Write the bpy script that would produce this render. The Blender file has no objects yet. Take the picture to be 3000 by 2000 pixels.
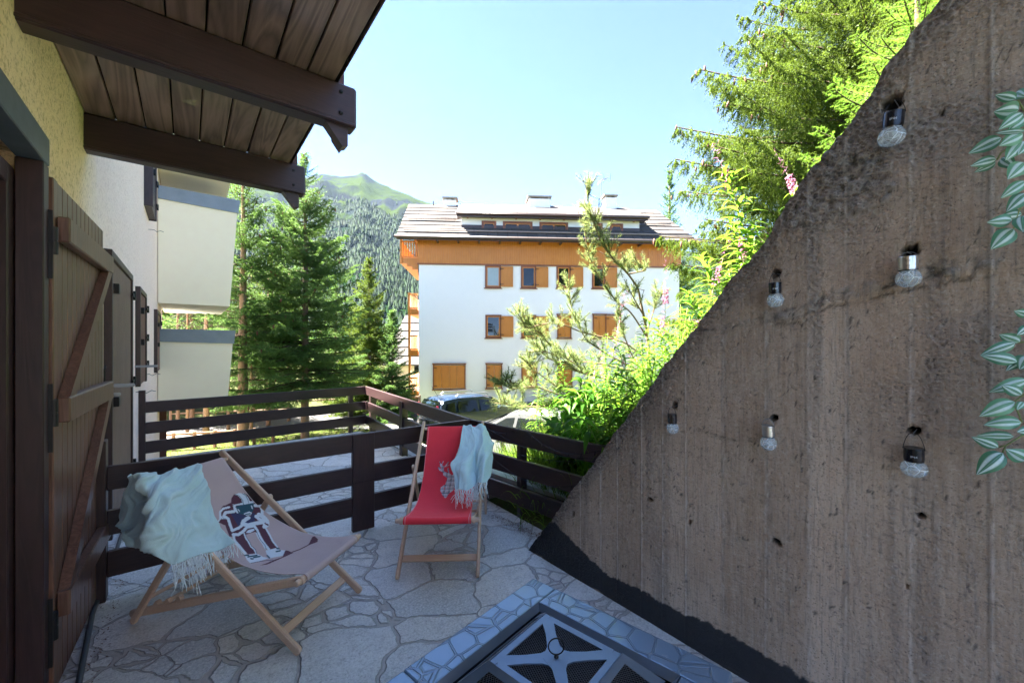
import bpy, math, random
import numpy as np
from mathutils import Vector, Matrix
R = math.radians
sc = bpy.context.scene
COL = sc.collection
# ------------------------------------------------------------------ camera, sky, sun, exposure
HC = 1.6; FPX = 1190.0; CX = 1500.0; CY = 1010.0
YAW = math.atan(949/1190.0)
FW = (math.sin(YAW), math.cos(YAW)); RT = (math.cos(YAW), -math.sin(YAW))
cd = bpy.data.cameras.new('camera'); cam = bpy.data.objects.new('camera', cd); COL.objects.link(cam)
cam.location = (0, 0, HC); cam.rotation_euler = (R(90), 0, -YAW)
cd.sensor_width = 36; cd.lens = 36*FPX/3000; cd.shift_y = 10/3000.0; cd.clip_start = .05; cd.clip_end = 6000
sc.camera = cam
SUN_EL = R(57); SUN_AZ = (-.6, .8)                     # horizontal direction towards the sun
w = bpy.data.worlds.new('World'); sc.world = w; w.use_nodes = True
wt = w.node_tree; wt.nodes.clear()
sky = wt.nodes.new('ShaderNodeTexSky'); sky.sky_type = 'NISHITA'; sky.sun_disc = False
sky.sun_elevation = SUN_EL; sky.sun_rotation = math.atan2(SUN_AZ[0], SUN_AZ[1]); sky.altitude = 1400
sky.air_density = .38; sky.dust_density = .0; sky.ozone_density = 2.0
bg = wt.nodes.new('ShaderNodeBackground'); bg.inputs[1].default_value = .052
wo = wt.nodes.new('ShaderNodeOutputWorld')
wt.links.new(sky.outputs[0], bg.inputs[0]); wt.links.new(bg.outputs[0], wo.inputs[0])
sl = bpy.data.lights.new('sun', 'SUN'); sl.energy = 5.0; sl.angle = R(.5); sl.color = (1, .94, .85)
so = bpy.data.objects.new('sun', sl); COL.objects.link(so)
sd = Vector((SUN_AZ[0]*math.cos(SUN_EL), SUN_AZ[1]*math.cos(SUN_EL), math.sin(SUN_EL)))
so.rotation_euler = sd.to_track_quat('Z', 'Y').to_euler(); so.location = (0, 0, 30)
sc.view_settings.view_transform = 'Standard'; sc.view_settings.look = 'None'
sc.view_settings.exposure = 4.25; sc.view_settings.gamma = 1
sc.cycles.max_bounces = 10; sc.cycles.transparent_max_bounces = 8; sc.cycles.volume_bounces = 0

# ------------------------------------------------------------------ sight lines -> places in the world
def ray(u, v):
    s = (u-CX)/FPX
    return np.array((FW[0]+RT[0]*s, FW[1]+RT[1]*s, (CY-v)/FPX))
EYE = np.array((0, 0, HC))
def atX(u, v, X): r = ray(u, v); return EYE+r*(X/r[0])
def atY(u, v, Y): r = ray(u, v); return EYE+r*(Y/r[1])
def atZ(u, v, z): r = ray(u, v); return EYE+r*((z-HC)/r[2])
def atD(u, v, d): return EYE+ray(u, v)*d

# ------------------------------------------------------------------ numpy noise
def _h(ix, iy, seed):
    n = (ix.astype(np.int64)*374761393+iy.astype(np.int64)*668265263+seed*1442695041) & 0xffffffff
    n = ((n ^ (n >> 13))*1274126177) & 0xffffffff
    n = (n ^ (n >> 16)) & 0xffffffff
    return n/4294967295.0
def vn(x, y, seed=0):
    x = np.asarray(x, float); y = np.asarray(y, float)
    ix = np.floor(x); iy = np.floor(y); fx = x-ix; fy = y-iy
    fx = fx*fx*(3-2*fx); fy = fy*fy*(3-2*fy)
    a = _h(ix, iy, seed); b = _h(ix+1, iy, seed); c = _h(ix, iy+1, seed); d = _h(ix+1, iy+1, seed)
    return (a*(1-fx)+b*fx)*(1-fy)+(c*(1-fx)+d*fx)*fy
def fbm(x, y, o=4, seed=0):
    s = 0; a = .5; t = 0
    for i in range(o):
        s = s+a*vn(x*2**i, y*2**i, seed+i*17); t += a; a *= .5
    return s/t
def vor(x, y, seed=0):
    ix = np.floor(x); iy = np.floor(y); f1 = np.full(np.shape(x), 9.); cid = np.zeros(np.shape(x))
    for dx in (-1, 0, 1):
        for dy in (-1, 0, 1):
            px = ix+dx+_h(ix+dx, iy+dy, seed); py = iy+dy+_h(ix+dx, iy+dy, seed+5)
            d = np.hypot(px-x, py-y); m = d < f1
            f1 = np.where(m, d, f1); cid = np.where(m, _h(ix+dx, iy+dy, seed+9), cid)
    return f1, cid
def sst(a, b, x): t = np.clip((x-a)/(b-a), 0, 1); return t*t*(3-2*t)

# ------------------------------------------------------------------ node helper and materials
class NT:
    def __init__(s, m): s.m = m; m.use_nodes = True; s.t = m.node_tree; s.t.nodes.clear()
    def set(s, sock, v):
        if isinstance(v, bpy.types.NodeSocket): s.t.links.new(v, sock)
        elif isinstance(v, (tuple, list)) and len(v) == 3 and sock.type == 'RGBA': sock.default_value = (*v, 1)
        else: sock.default_value = v
    def n(s, typ, out=0, props=None, **kw):
        nd = s.t.nodes.new('ShaderNode'+typ)
        for k, v in (props or {}).items(): setattr(nd, k, v)
        for k, v in kw.items():
            k = k.replace('_', ' ')
            key = int(k[1:]) if k[0] == 'i' and k[1:].isdigit() else k
            s.set(nd.inputs[key], v)
        return nd.outputs[out]
    def math(s, op, a, b=0., c=None, clamp=False):
        kw = dict(i0=a, i1=b)
        if c is not None: kw['i2'] = c
        return s.n('Math', props=dict(operation=op, use_clamp=clamp), **kw)
    def mix(s, f, a, b, mode='MIX'):
        nd = s.t.nodes.new('ShaderNodeMix'); nd.data_type = 'RGBA'; nd.blend_type = mode
        s.set(nd.inputs[0], f); s.set(nd.inputs[6], a); s.set(nd.inputs[7], b); return nd.outputs[2]
    def ramp(s, f, *st):
        nd = s.t.nodes.new('ShaderNodeValToRGB'); e = nd.color_ramp.elements
        while len(e) < len(st): e.new(.5)
        for i, (p, c) in enumerate(st):
            e[i].position = p; e[i].color = (*c, 1) if isinstance(c, (tuple, list)) else (c, c, c, 1)
        s.set(nd.inputs[0], f); return nd.outputs[0]
    def pos(s, sx=1, sy=1, sz=1, obj=False):
        p = s.n('TexCoord', out=3) if obj else s.n('NewGeometry')
        return s.n('Mapping', Vector=p, Scale=(sx, sy, sz))
    def noise(s, scale, detail=4, rough=.55, vec=None, dist=0.):
        return s.n('TexNoise', Vector=vec if vec is not None else s.pos(), Scale=scale, Detail=detail, Roughness=rough, Distortion=dist)
    def attr(s, name, out=2): return s.n('Attribute', out=out, props=dict(attribute_name=name))
    def bump(s, h, st=.3, dist=.01, n=None):
        kw = dict(Height=h, Strength=st, Distance=dist)
        if n is not None: kw['Normal'] = n
        return s.n('Bump', **kw)
    def out(s, sh): s.t.links.new(sh, s.n_out()); return s.m
    def n_out(s): o = s.t.nodes.new('ShaderNodeOutputMaterial'); s.o = o; return o.inputs[0]
    def bsdf(s, col, rough=.6, normal=None, **kw):
        k = dict(Base_Color=col, Roughness=rough, **kw)
        if normal is not None: k['Normal'] = normal
        return s.n('BsdfPrincipled', **k)
def newmat(name): return NT(bpy.data.materials.new(name))
def simple(name, col, rough=.6, var=.25, scale=20, bump=.1, metal=0., obj=True, **kw):
    t = newmat(name); p = t.pos(obj=obj)
    n = t.noise(scale, 5, .6, p)
    c = t.mix(n, tuple(max(0, x*(1-var)) for x in col), tuple(min(1, x*(1+var)) for x in col))
    if rough > .75: kw.setdefault('Specular_IOR_Level', .2)
    return t.out(t.bsdf(c, rough, t.bump(n, bump, .004), Metallic=metal, **kw))
def wood(name, dark, light, axis='x', scale=6, rough=.45, bump=.25, var=.5, coat=0., obj=True):
    t = newmat(name)
    st = {'x': (.08, 1, 1), 'y': (1, .08, 1), 'z': (1, 1, .08)}[axis]
    p = t.pos(*st, obj=obj)
    g = t.noise(scale*1.5, 3, .5, p, 1.2)
    rings = t.math('FRACT', t.math('MULTIPLY', g, 9.))
    rings = t.math('ABSOLUTE', t.math('SUBTRACT', rings, .5))
    fine = t.noise(scale*14, 4, .7, p)
    blot = t.noise(2.3, 3, .5, t.pos(obj=obj))
    f = t.math('MULTIPLY_ADD', rings, var, t.math('MULTIPLY', fine, .5))
    f = t.math('MULTIPLY_ADD', blot, .5, t.math('SUBTRACT', f, .2), clamp=True)
    c = t.mix(f, dark, light)
    h = t.math('MULTIPLY_ADD', rings, .6, fine)
    return t.out(t.bsdf(c, t.math('MULTIPLY_ADD', fine, .25, rough-.12), t.bump(h, bump, .002), Coat_Weight=coat))
def leafmat(name, dark, light, trans=.4, rough=.5, tcol=None):
    t = newmat(name); a = t.attr('v')
    c = t.mix(a, dark, light)
    b = t.bsdf(c, rough, Specular_IOR_Level=.12)
    tr = t.n('BsdfTranslucent', Color=t.mix(.5, c, tcol or (min(1, light[0]*1.6), min(1, light[1]*1.5), light[2]*.8)))
    return t.out(t.n('MixShader', i0=trans, i1=b, i2=tr))
def glassmat(name, col=(.006, .008, .008), rough=.03):
    t = newmat(name); return t.out(t.bsdf(col, rough, Specular_IOR_Level=.5))

# ------------------------------------------------------------------ objects
def tag(o, label=None, cat=None, group=None, kind=None):
    if label: o['label'] = label
    if cat: o['category'] = cat
    if group: o['group'] = group
    if kind: o['kind'] = kind
    return o
def thing(name, label, cat, loc=(0, 0, 0), rz=0, group=None):
    o = bpy.data.objects.new(name, None); COL.objects.link(o); o.empty_display_size = .1
    o.location = loc; o.rotation_euler = (0, 0, rz)
    return tag(o, label, cat, group)
def wmat(o):
    if o is None: return Matrix()
    M = Matrix.Translation(o.location) @ o.rotation_euler.to_matrix().to_4x4()
    return wmat(o.parent) @ M
def linkmesh(name, me, m, parent=None, smooth=False, world=False):
    o = bpy.data.objects.new(name, me); COL.objects.link(o)
    for x in (m if isinstance(m, (list, tuple)) else [m]): me.materials.append(x)
    if parent is not None:
        o.parent = parent
        if world: me.transform(wmat(parent).inverted())
    if smooth: me.polygons.foreach_set('use_smooth', np.ones(len(me.polygons), bool))
    return o
def npmesh(name, V, Fa, attrs=None):
    """V (n,3), Fa (m,k) equal-sided faces"""
    me = bpy.data.meshes.new(name); V = np.ascontiguousarray(V, np.float32); Fa = np.ascontiguousarray(Fa, np.int32)
    m, k = Fa.shape
    me.vertices.add(len(V)); me.vertices.foreach_set('co', V.ravel())
    me.loops.add(m*k); me.loops.foreach_set('vertex_index', Fa.ravel())
    me.polygons.add(m); me.polygons.foreach_set('loop_start', np.arange(0, m*k, k, dtype=np.int32))
    try: me.polygons.foreach_set('loop_total', np.full(m, k, np.int32))
    except Exception: pass
    me.update(calc_edges=True)
    for n, a in (attrs or {}).items():
        a = np.asarray(a, np.float32)
        if a.ndim == 1: me.attributes.new(n, 'FLOAT', 'POINT').data.foreach_set('value', a)
        else: me.attributes.new(n, 'FLOAT_COLOR', 'POINT').data.foreach_set('color', np.c_[a, np.ones(len(a))].astype(np.float32).ravel())
    return me
class MB:
    def __init__(s): s.v = []; s.f = []
    def add(s, vs, fs):
        b = len(s.v); s.v += [tuple(map(float, x)) for x in vs]; s.f += [tuple(b+i for i in f) for f in fs]; return s
    def box(s, x0, x1, y0, y1, z0, z1, bev=0.):
        return s.obox(((x0+x1)/2, (y0+y1)/2, (z0+z1)/2), (1, 0, 0), (0, 1, 0), (0, 0, 1), x1-x0, y1-y0, z1-z0, bev)
    def obox(s, c, ax, ay, az, lx, ly, lz, bev=0.):
        c = np.array(c, float); A = np.array([ax, ay, az], float); h = np.array((lx, ly, lz))/2
        b = min(bev, *(h*.9)) if bev > 0 else 0
        if b <= 0:
            P = [c+(np.array(q)*h)@A for q in ((-1,-1,-1),(1,-1,-1),(1,1,-1),(-1,1,-1),(-1,-1,1),(1,-1,1),(1,1,1),(-1,1,1))]
            return s.add(P, [(0,3,2,1),(4,5,6,7),(0,1,5,4),(1,2,6,5),(2,3,7,6),(3,0,4,7)])
        P = []; idx = {}
        for sx in (-1, 1):
            for sy in (-1, 1):
                for sz in (-1, 1):
                    for k in range(3):
                        q = h.copy()-b; q[k] += b
                        idx[(sx, sy, sz, k)] = len(P); P.append(c+(q*np.array((sx, sy, sz)))@A)
        Fs = []
        for k in range(3):
            i, j = (k+1) % 3, (k+2) % 3
            for sg in (-1, 1):
                f = []
                for (a, bb) in ((-1,-1),(1,-1),(1,1),(-1,1)):
                    t = [0, 0, 0]; t[k] = sg; t[i] = a; t[j] = bb; f.append(idx[(*t, k)])
                Fs.append(f if sg > 0 else f[::-1])
            for a in (-1, 1):
                for bb in (-1, 1):
                    t0 = [0, 0, 0]; t0[i] = a; t0[j] = bb; t1 = list(t0); t0[k] = -1; t1[k] = 1
                    f = [idx[(*t0, i)], idx[(*t1, i)], idx[(*t1, j)], idx[(*t0, j)]]
                    Fs.append(f if a*bb > 0 else f[::-1])
        for sx in (-1, 1):
            for sy in (-1, 1):
                for sz in (-1, 1):
                    f = [idx[(sx, sy, sz, k)] for k in range(3)]; Fs.append(f if sx*sy*sz > 0 else f[::-1])
        return s.add(P, Fs)
    def beam(s, a, b, w, h, up=(0, 0, 1), bev=0.):
        a = np.array(a, float); b = np.array(b, float); d = b-a; L = np.linalg.norm(d); d /= L
        u = np.array(up, float); u = u-d*(u@d); u /= np.linalg.norm(u); sd_ = np.cross(u, d)
        return s.obox((a+b)/2, d, sd_, u, L, w, h, bev)
    def tube(s, pts, r, n=6, cap=True):
        pts = np.array(pts, float); m = len(pts); r = np.full(m, r) if np.isscalar(r) else np.array(r)
        T = np.gradient(pts, axis=0); T /= np.linalg.norm(T, axis=1)[:, None]+1e-9
        u = np.array((0, 0, 1.)) if abs(T[0][2]) < .9 else np.array((1., 0, 0)); V = []
        for i in range(m):
            u = u-T[i]*(u@T[i]); u /= np.linalg.norm(u)+1e-9; q = np.cross(T[i], u)
            for k in range(n):
                a = 2*math.pi*k/n; V.append(pts[i]+r[i]*(math.cos(a)*u+math.sin(a)*q))
        Fs = [(i*n+k, i*n+(k+1) % n, (i+1)*n+(k+1) % n, (i+1)*n+k) for i in range(m-1) for k in range(n)]
        if cap: Fs += [tuple(range(n))[::-1], tuple((m-1)*n+k for k in range(n))]
        return s.add(V, Fs)
    def lathe(s, c, prof, n=24, axis=(0, 0, 1)):
        ax = np.array(axis, float); ax /= np.linalg.norm(ax)
        u = np.array((1., 0, 0)) if abs(ax[0]) < .8 else np.array((0, 1., 0)); u = u-ax*(u@ax); u /= np.linalg.norm(u); q = np.cross(ax, u)
        c = np.array(c, float); V = [c+ax*z+r*(math.cos(2*math.pi*k/n)*u+math.sin(2*math.pi*k/n)*q) for (r, z) in prof for k in range(n)]
        m = len(prof)
        Fs = [(i*n+k, i*n+(k+1) % n, (i+1)*n+(k+1) % n, (i+1)*n+k) for i in range(m-1) for k in range(n)]
        Fs += [tuple(range(n))[::-1], tuple((m-1)*n+k for k in range(n))]
        return s.add(V, Fs)
    def prism(s, poly, ext):
        """poly: 3-d outline; ext: vector"""
        P = [np.array(p, float) for p in poly]; e = np.array(ext, float); n = len(P)
        return s.add(P+[p+e for p in P], [tuple(range(n))[::-1], tuple(range(n, 2*n))]+[(i, (i+1) % n, n+(i+1) % n, n+i) for i in range(n)])
    def build(s, name, m, parent=None, label=None, world=False, smooth=False, fix=True):
        me = bpy.data.meshes.new(name); me.from_pydata(s.v, [], s.f)
        if fix:
            import bmesh
            b = bmesh.new(); b.from_mesh(me); bmesh.ops.recalc_face_normals(b, faces=b.faces); b.to_mesh(me); b.free()
        o = linkmesh(name, me, m, parent, smooth, world)
        if label: o['label'] = label
        return o
def copy_tree(o, parent=None):
    c = o.copy(); COL.objects.link(c); c.parent = parent
    for ch in list(o.children): copy_tree(ch, c)
    return c
def gridfaces(n, m, wrap=False):
    i, j = np.meshgrid(np.arange(n-1), np.arange(m-1), indexing='ij'); a = (i*m+j).ravel()
    return np.c_[a, a+m, a+m+1, a+1]
def autosmooth(o, ang=35):
    me = o.data; me.polygons.foreach_set('use_smooth', np.ones(len(me.polygons), bool)); me.set_sharp_from_angle(angle=R(ang))
rng = np.random.default_rng(7); random.seed(5)

M = {}
M['dark_wood_x'] = wood('dark stained wood', (.010, .0045, .005), (.064, .029, .030), 'x', 7, .42, .25)
M['dark_wood_y'] = wood('dark stained wood along', (.010, .0045, .005), (.064, .029, .030), 'y', 7, .42, .25)
M['dark_wood_z'] = wood('dark stained wood upright', (.010, .0045, .005), (.064, .029, .030), 'z', 7, .42, .2)
M['soffit_wood'] = wood('brown soffit boards', (.045, .024, .021), (.42, .275, .235), 'y', 3.2, .34, .6, .85, coat=.2)
M['beech'] = wood('oiled beech wood', (.50, .32, .21), (.78, .57, .42), 'x', 9, .5, .12, .3)
M['shutter_wood'] = wood('brown shutter boards', (.045, .020, .016), (.29, .155, .105), 'z', 7, .36, .25, .6)
M['door_wood'] = wood('faded shutter boards', (.09, .05, .035), (.26, .16, .12), 'z', 8, .5, .25, .6)
M['orange_wood'] = wood('orange varnished larch', (.42, .13, .014), (.68, .27, .040), 'z', 2.5, .4, .1, .35)
M['frame_wood'] = wood('red brown window wood', (.16, .045, .014), (.28, .085, .024), 'z', 3, .4, .1, .3)
M['black_iron'] = simple('black iron', (.02, .02, .022), .45, .3, 60, .2, .6)
M['grey_iron'] = simple('galvanised iron', (.25, .26, .28), .4, .3, 30, .1, .8)
M['brown_metal'] = simple('brown coated gutter metal', (.05, .03, .025), .35, .2, 6)
M['glass_dark'] = glassmat('window glass')
# ================================================================== SETTING
def hz(Y): return np.interp(Y, [-12, -6, -2, 0, 1.0, 1.8, 2.3, 3.4, 5, 7, 9, 13], [4.6, 4.5, 4.3, 2.95, 1.62, .68, .28, .12, -.5, -1.25, -1.68, -1.72])
def ground_z(X, Y):
    X = np.asarray(X, float); Y = np.asarray(Y, float)
    low = np.interp(Y, [7.5, 9, 12, 16], [-.95, -1.15, -1.55, -1.7])
    low = np.where((Y < 7.55) & (X < 2.4), -.45, low)
    s = sst(2.26, 2.46, X)
    h = hz(Y+.25*np.sin(X*.9)*sst(3, 6, X))+.10*(fbm(X*.8, Y*.8, 3, 3)-.5)*sst(2.6, 4, X)
    h = h+.48*np.exp(-((X-3.9)/1.0)**2-((Y-2.9)/.9)**2)*sst(2.6, 3.2, X)
    h = h+np.clip(X-30, 0, 200)*.12*sst(20, 5, Y)
    z = low*(1-s)+h*s
    return z+.5*(fbm(X*.05, Y*.05, 3, 8)-.5)*sst(25, 60, np.hypot(X, Y))-.6*sst(60, 200, np.hypot(X, Y))
def axisv(a, lo, hi, step, hi2):
    near = np.arange(lo, hi, step); out = [hi]; s = step
    while out[-1] < hi2: s *= 1.22; out.append(out[-1]+s)
    neg = [lo]; s = step
    while neg[-1] > -hi2: s *= 1.22; neg.append(neg[-1]-s)
    return np.array(neg[::-1][:-1]+list(near)+out)
gx = axisv(0, -3, 16, .16, 4200); gy = axisv(0, -6, 16, .16, 4200)
GX, GY = np.meshgrid(gx, gy, indexing='ij'); GZ = ground_z(GX, GY)
t = newmat('meadow ground'); p = t.pos()
n1 = t.noise(.5, 4, .6, p); n2 = t.noise(9, 5, .7, p)
c = t.mix(n1, (.030, .060, .012), (.085, .085, .030)); c = t.mix(t.ramp(n2, (.45, 0), (.7, 1)), c, (.055, .040, .025))
gm = t.out(t.bsdf(c, .9, t.bump(n2, .6, .05), Specular_IOR_Level=.05))
ground = linkmesh('ground', npmesh('ground', np.c_[GX.ravel(), GY.ravel(), GZ.ravel()], gridfaces(len(gx), len(gy))), gm, smooth=True); tag(ground, kind='structure')

# road and car park between the terrace and the white building, strips laid just above the ground
t = newmat('asphalt'); p = t.pos(); n2 = t.noise(60, 4, .7, p); n3 = t.noise(.7, 3, .5, p)
c = t.mix(n3, (.065, .063, .062), (.10, .098, .095)); c = t.mix(t.ramp(n2, (.5, 0), (.75, .5)), c, (.14, .135, .13))
asph = t.out(t.bsdf(c, .85, t.bump(n2, .5, .01), Specular_IOR_Level=.1))
def strip(name, path, wid, m, dz=.03, n=60, kind='structure'):
    path = np.array(path, float); s = np.linspace(0, len(path)-1, n); i = np.arange(len(path))
    P = np.c_[np.interp(s, i, path[:, 0]), np.interp(s, i, path[:, 1])]; T = np.gradient(P, axis=0); T /= np.linalg.norm(T, axis=1)[:, None]; N = np.c_[-T[:, 1], T[:, 0]]
    k = 9; a = np.linspace(-.5, .5, k); Q = P[:, None, :]+N[:, None, :]*(a*wid)[None, :, None]
    Z = np.max(ground_z(Q[..., 0], Q[..., 1]), axis=1, keepdims=True)*np.ones((1, k))+dz
    o = linkmesh(name, npmesh(name, np.c_[Q.reshape(-1, 2), Z.ravel()], gridfaces(n, k)), m, smooth=True); tag(o, kind=kind); return o
strip('road', [(-14, 24), (-4, 21.5), (4, 20.0), (9, 16), (14, 10.5), (22, 5)], 4.6, asph)

# crazy paving
t = newmat('crazy paving'); p = t.pos()
d1 = t.n('TexNoise', out=1, Vector=p, Scale=2.2, Detail=3.); d2 = t.n('TexNoise', out=1, Vector=p, Scale=14., Detail=3.)
def vadd(a, b, s): return t.n('VectorMath', props=dict(operation='MULTIPLY_ADD'), i0=b, i1=(s, s, s), i2=a)
pv = vadd(vadd(p, d1, .30), d2, .035); pv = t.n('Mapping', Vector=pv, Scale=(1, 1, 0.0), Rotation=(0, 0, .5))
pv = t.n('Mapping', Vector=pv, Scale=(1.0, 1.35, 1))
e1 = t.n('TexVoronoi', props=dict(feature='DISTANCE_TO_EDGE'), Vector=pv, Scale=2.35, Randomness=1.)
cc = t.n('TexVoronoi', out=1, Vector=pv, Scale=2.35, Randomness=1.)
e2 = t.n('TexVoronoi', props=dict(feature='DISTANCE_TO_EDGE'), Vector=pv, Scale=5.6, Randomness=1.)
sep = t.n('SeparateColor', Color=cc)
small = t.math('GREATER_THAN', sep, .62)                       # some stones are broken into smaller ones
e2b = t.math('ADD', t.math('MULTIPLY', e2, .45), t.math('MULTIPLY', t.math('SUBTRACT', 1., small), 5.))
edge = t.math('MINIMUM', e1, e2b)
wid = t.math('MULTIPLY_ADD', t.noise(3.2, 3, .6, p), .085, -.022)
fr = t.n('MapRange', Value=edge, From_Min=t.math('MULTIPLY', wid, .6), From_Max=t.math('ADD', wid, .006))
sep2 = t.n('SeparateColor', out=1, Color=cc); sep3 = t.n('SeparateColor', out=2, Color=cc)
stone = t.ramp(sep2, (0, (.58, .62, .64)), (.3, (.86, .81, .74)), (.55, (.74, .76, .77)), (.8, (.90, .88, .84)), (1, (.62, .66, .69)))
fine = t.noise(75, 6, .75, p); mid = t.noise(7, 5, .65, p); layer = t.noise(9, 6, .7, t.n('Mapping', Vector=p, Scale=(1.0, 4, 1), Rotation=(0, 0, .8)), 1.)
stone = t.mix(t.ramp(mid, (.35, 0), (.62, 1)), t.mix(.38, stone, (.46, .46, .46)), stone)
stone = t.mix(t.ramp(fine, (.48, 0), (.64, .9)), stone, (.95, .94, .91)); stone = t.mix(t.ramp(fine, (.32, .75), (.43, 0)), stone, (.26, .255, .25))
stone = t.mix(t.ramp(layer, (.60, 0), (.68, .6)), t.mix(t.ramp(layer, (.30, .55), (.40, 0)), stone, (.40, .37, .34)), (.92, .90, .86))
mort = t.mix(t.noise(30, 5, .8, p), (.34, .315, .30), (.74, .71, .68))
c = t.mix(fr, mort, stone); crk = t.n('MapRange', Value=t.math('ABSOLUTE', t.math('SUBTRACT', edge, wid)), From_Min=.0, From_Max=.009); c = t.mix(t.math('MULTIPLY', t.math('SUBTRACT', 1., crk), .5), c, (.13, .11, .10))
m3 = t.noise(24, 6, .8, p); stone = t.mix(t.ramp(m3, (.36, .45), (.48, 0)), stone, (.30, .28, .26)); c = t.mix(t.math('MULTIPLY', fr, t.ramp(m3, (.36, .38), (.47, 0))), c, (.30, .28, .265)); h = t.math('ADD', t.math('MULTIPLY', m3, .8), t.math('MULTIPLY', fr, .9)); h = t.math('ADD', h, t.math('ADD', t.math('MULTIPLY', layer, .9), t.math('MULTIPLY', fine, .35)))
paving_m = t.out(t.bsdf(c, t.math('MULTIPLY_ADD', fine, .3, .5), t.bump(h, 1., .016)))
PX = np.arange(-.75, 2.5, .05); PY = np.r_[np.arange(-9, -1, .2), np.arange(-1, 7.66, .05)]; QX, QY = np.meshgrid(PX, PY, indexing='ij')  # unseen stretch behind the camera added to bounce sunlight onto the terrace
QZ = .010*(fbm(QX*1.5, QY*1.5, 3, 4)-.5)
QX2 = np.where(QX > 2.3, np.interp(QY, [-2, 1.98, 3.52, 7.7], [2.62, 2.62, 2.42, 2.50])-(2.5-QX)*0, QX)
pav = linkmesh('paving', npmesh('paving', np.c_[QX2.ravel(), QY.ravel(), QZ.ravel()], gridfaces(len(PX), len(PY))), paving_m, smooth=True); tag(pav, kind='structure')
b = MB().box(-.6, 2.44, 7.6, 7.68, -1.6, -.012).box(2.44, 2.54, 3.6, 7.68, -1.6, -.012)
tag(b.build('terrace_base', simple('terrace concrete', (.33, .32, .30), .9, .2, 12, .4)), kind='structure')

# ------------------------------------------------------------------ board-formed retaining wall
topY = np.array([2.4, 2.161, 1.976, 1.872, 1.77, 1.644, 1.535, 1.444, 1.377, 1.234, 1.124, 1.005, 0.878, 0.746, 0.681, 0.595, 0.491, 0.37, 0.333, 0.266, 0.226, 0.183, -0.6, -1.6, -9.0])
topZ = np.array([0.0, 0.292, 0.544, 0.672, 0.791, 0.971, 1.099, 1.215, 1.297, 1.486, 1.622, 1.761, 1.932, 2.053, 2.172, 2.303, 2.423, 2.565, 2.639, 2.725, 2.764, 2.822, 3.9, 4.1, 4.1])
def wall_top(Y): return np.interp(Y, topY[::-1], topZ[::-1])
WY = np.r_[np.arange(-9, -1.5, .3), np.arange(-1.5, -.12, .04), np.arange(-.12, 2.395, .0075), [2.398]]
nz = 340; wt_ = wall_top(WY)+.020*(vn(WY*55, WY*0, 3)-.5)+.010*(fbm(WY*6, WY*0, 3, 5)-.5); wt_ = np.maximum(wt_, .004)
S = np.linspace(0, 1, nz); Yg = np.repeat(WY[:, None], nz, 1); Zg = wt_[:, None]*S[None, :]-.03*(1-S[None, :])
seams = np.array([-1.4, -1.1, -.8, -.53, -.33, -.13, .061, .252, .44, .567, .732, .925, 1.117, 1.25, 1.388, 1.56, 1.69, 1.86, 2.0, 2.15])
bi = np.searchsorted(seams, Yg.ravel()).reshape(Yg.shape)
tone = _h(bi.astype(float), bi*0., 3)
ds = np.min(np.abs(Yg[..., None]-seams-.003*(vn(Zg*20, Zg*0, 9)[..., None]-.5)), axis=2)
step = (_h(bi.astype(float), bi*0., 21)-.5)*.0035
frag = vn(Zg*35, Yg*4, 8)
fin = np.exp(-(ds/.0045)**2)*(.0075*frag)*(1-.5*_h(np.round(bi*1.), bi*0., 31))
def px2(pts): return [tuple(atX(u, v, 2.08)[1:]) for u, v in pts]
def segd(pts, Y, Z):
    best = np.full(Y.shape, 9.)
    for (y0, z0), (y1, z1) in zip(pts[:-1], pts[1:]):
        L = (y1-y0)**2+(z1-z0)**2; tt = np.clip(((Y-y0)*(y1-y0)+(Z-z0)*(z1-z0))/L, 0, 1)
        best = np.minimum(best, np.hypot(Y-y0-tt*(y1-y0), Z-z0-tt*(z1-z0)))
    return best
nzz = fbm(Yg*5, Zg*5, 4, 11)
la = px2([(2330, 640), (2420, 610), (2560, 560)]); la2 = px2([(2420, 470), (2500, 480), (2540, 520)])
lb = px2([(2250, 925), (2350, 915), (2430, 870), (2520, 850), (2700, 800), (2905, 765)])
lc = px2([(2020, 970), (2130, 960), (2240, 930)]); ld = px2([(2680, 1290), (2905, 1240)])
le = px2([(1950, 1250), (2150, 1290), (2240, 1300)])
dt = (wall_top(Yg)-Zg)*.62
peb = np.clip(np.exp(-(segd(la, Yg, Zg)/.05)**2)*1.2+np.exp(-(segd(la2, Yg, Zg)/.075)**2)*.8+np.exp(-(segd(lb, Yg, Zg)/.026)**2)+.45*np.exp(-(segd(lc, Yg, Zg)/.03)**2)+.35*np.exp(-(segd(ld, Yg, Zg)/.012)**2), 0, 1)
peb = sst(.30, .62, peb*(.55+.9*nzz))
top_r = np.exp(-(dt/.075)**2)+.55*np.exp(-(dt/.28)**2)
f1, cid = vor(Yg*24, Zg*34, 3); f2, _ = vor(Yg*85, Zg*95, 8)
f0, _ = vor(Yg*150, Zg*170, 18)
pebH = peb*(.020*(np.clip(1-f1*1.3, 0, 1)**.5)-.010)*(.4+.9*cid)
rough = .006*top_r*(1-f2)+.0030*(fbm(Yg*60, Zg*60, 3, 2)-.5)*(1+2.5*top_r)
crack = np.exp(-(segd(lc, Yg, Zg+.03*(nzz-.5))/.004)**2)+.7*np.exp(-(segd(le, Yg, Zg+.06*(nzz-.5))/.003)**2)+np.exp(-(segd(lb, Yg, Zg+.05*(nzz-.5)+.045)/.004)**2)*.8
wave = .004*(fbm(Yg*2.2, Zg*2.2, 3, 6)-.5)
crack = crack*sst(.42, .6, fbm(Yg*22, Zg*30, 3, 61)); D = step+fin+pebH+rough+wave-.010*crack
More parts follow.
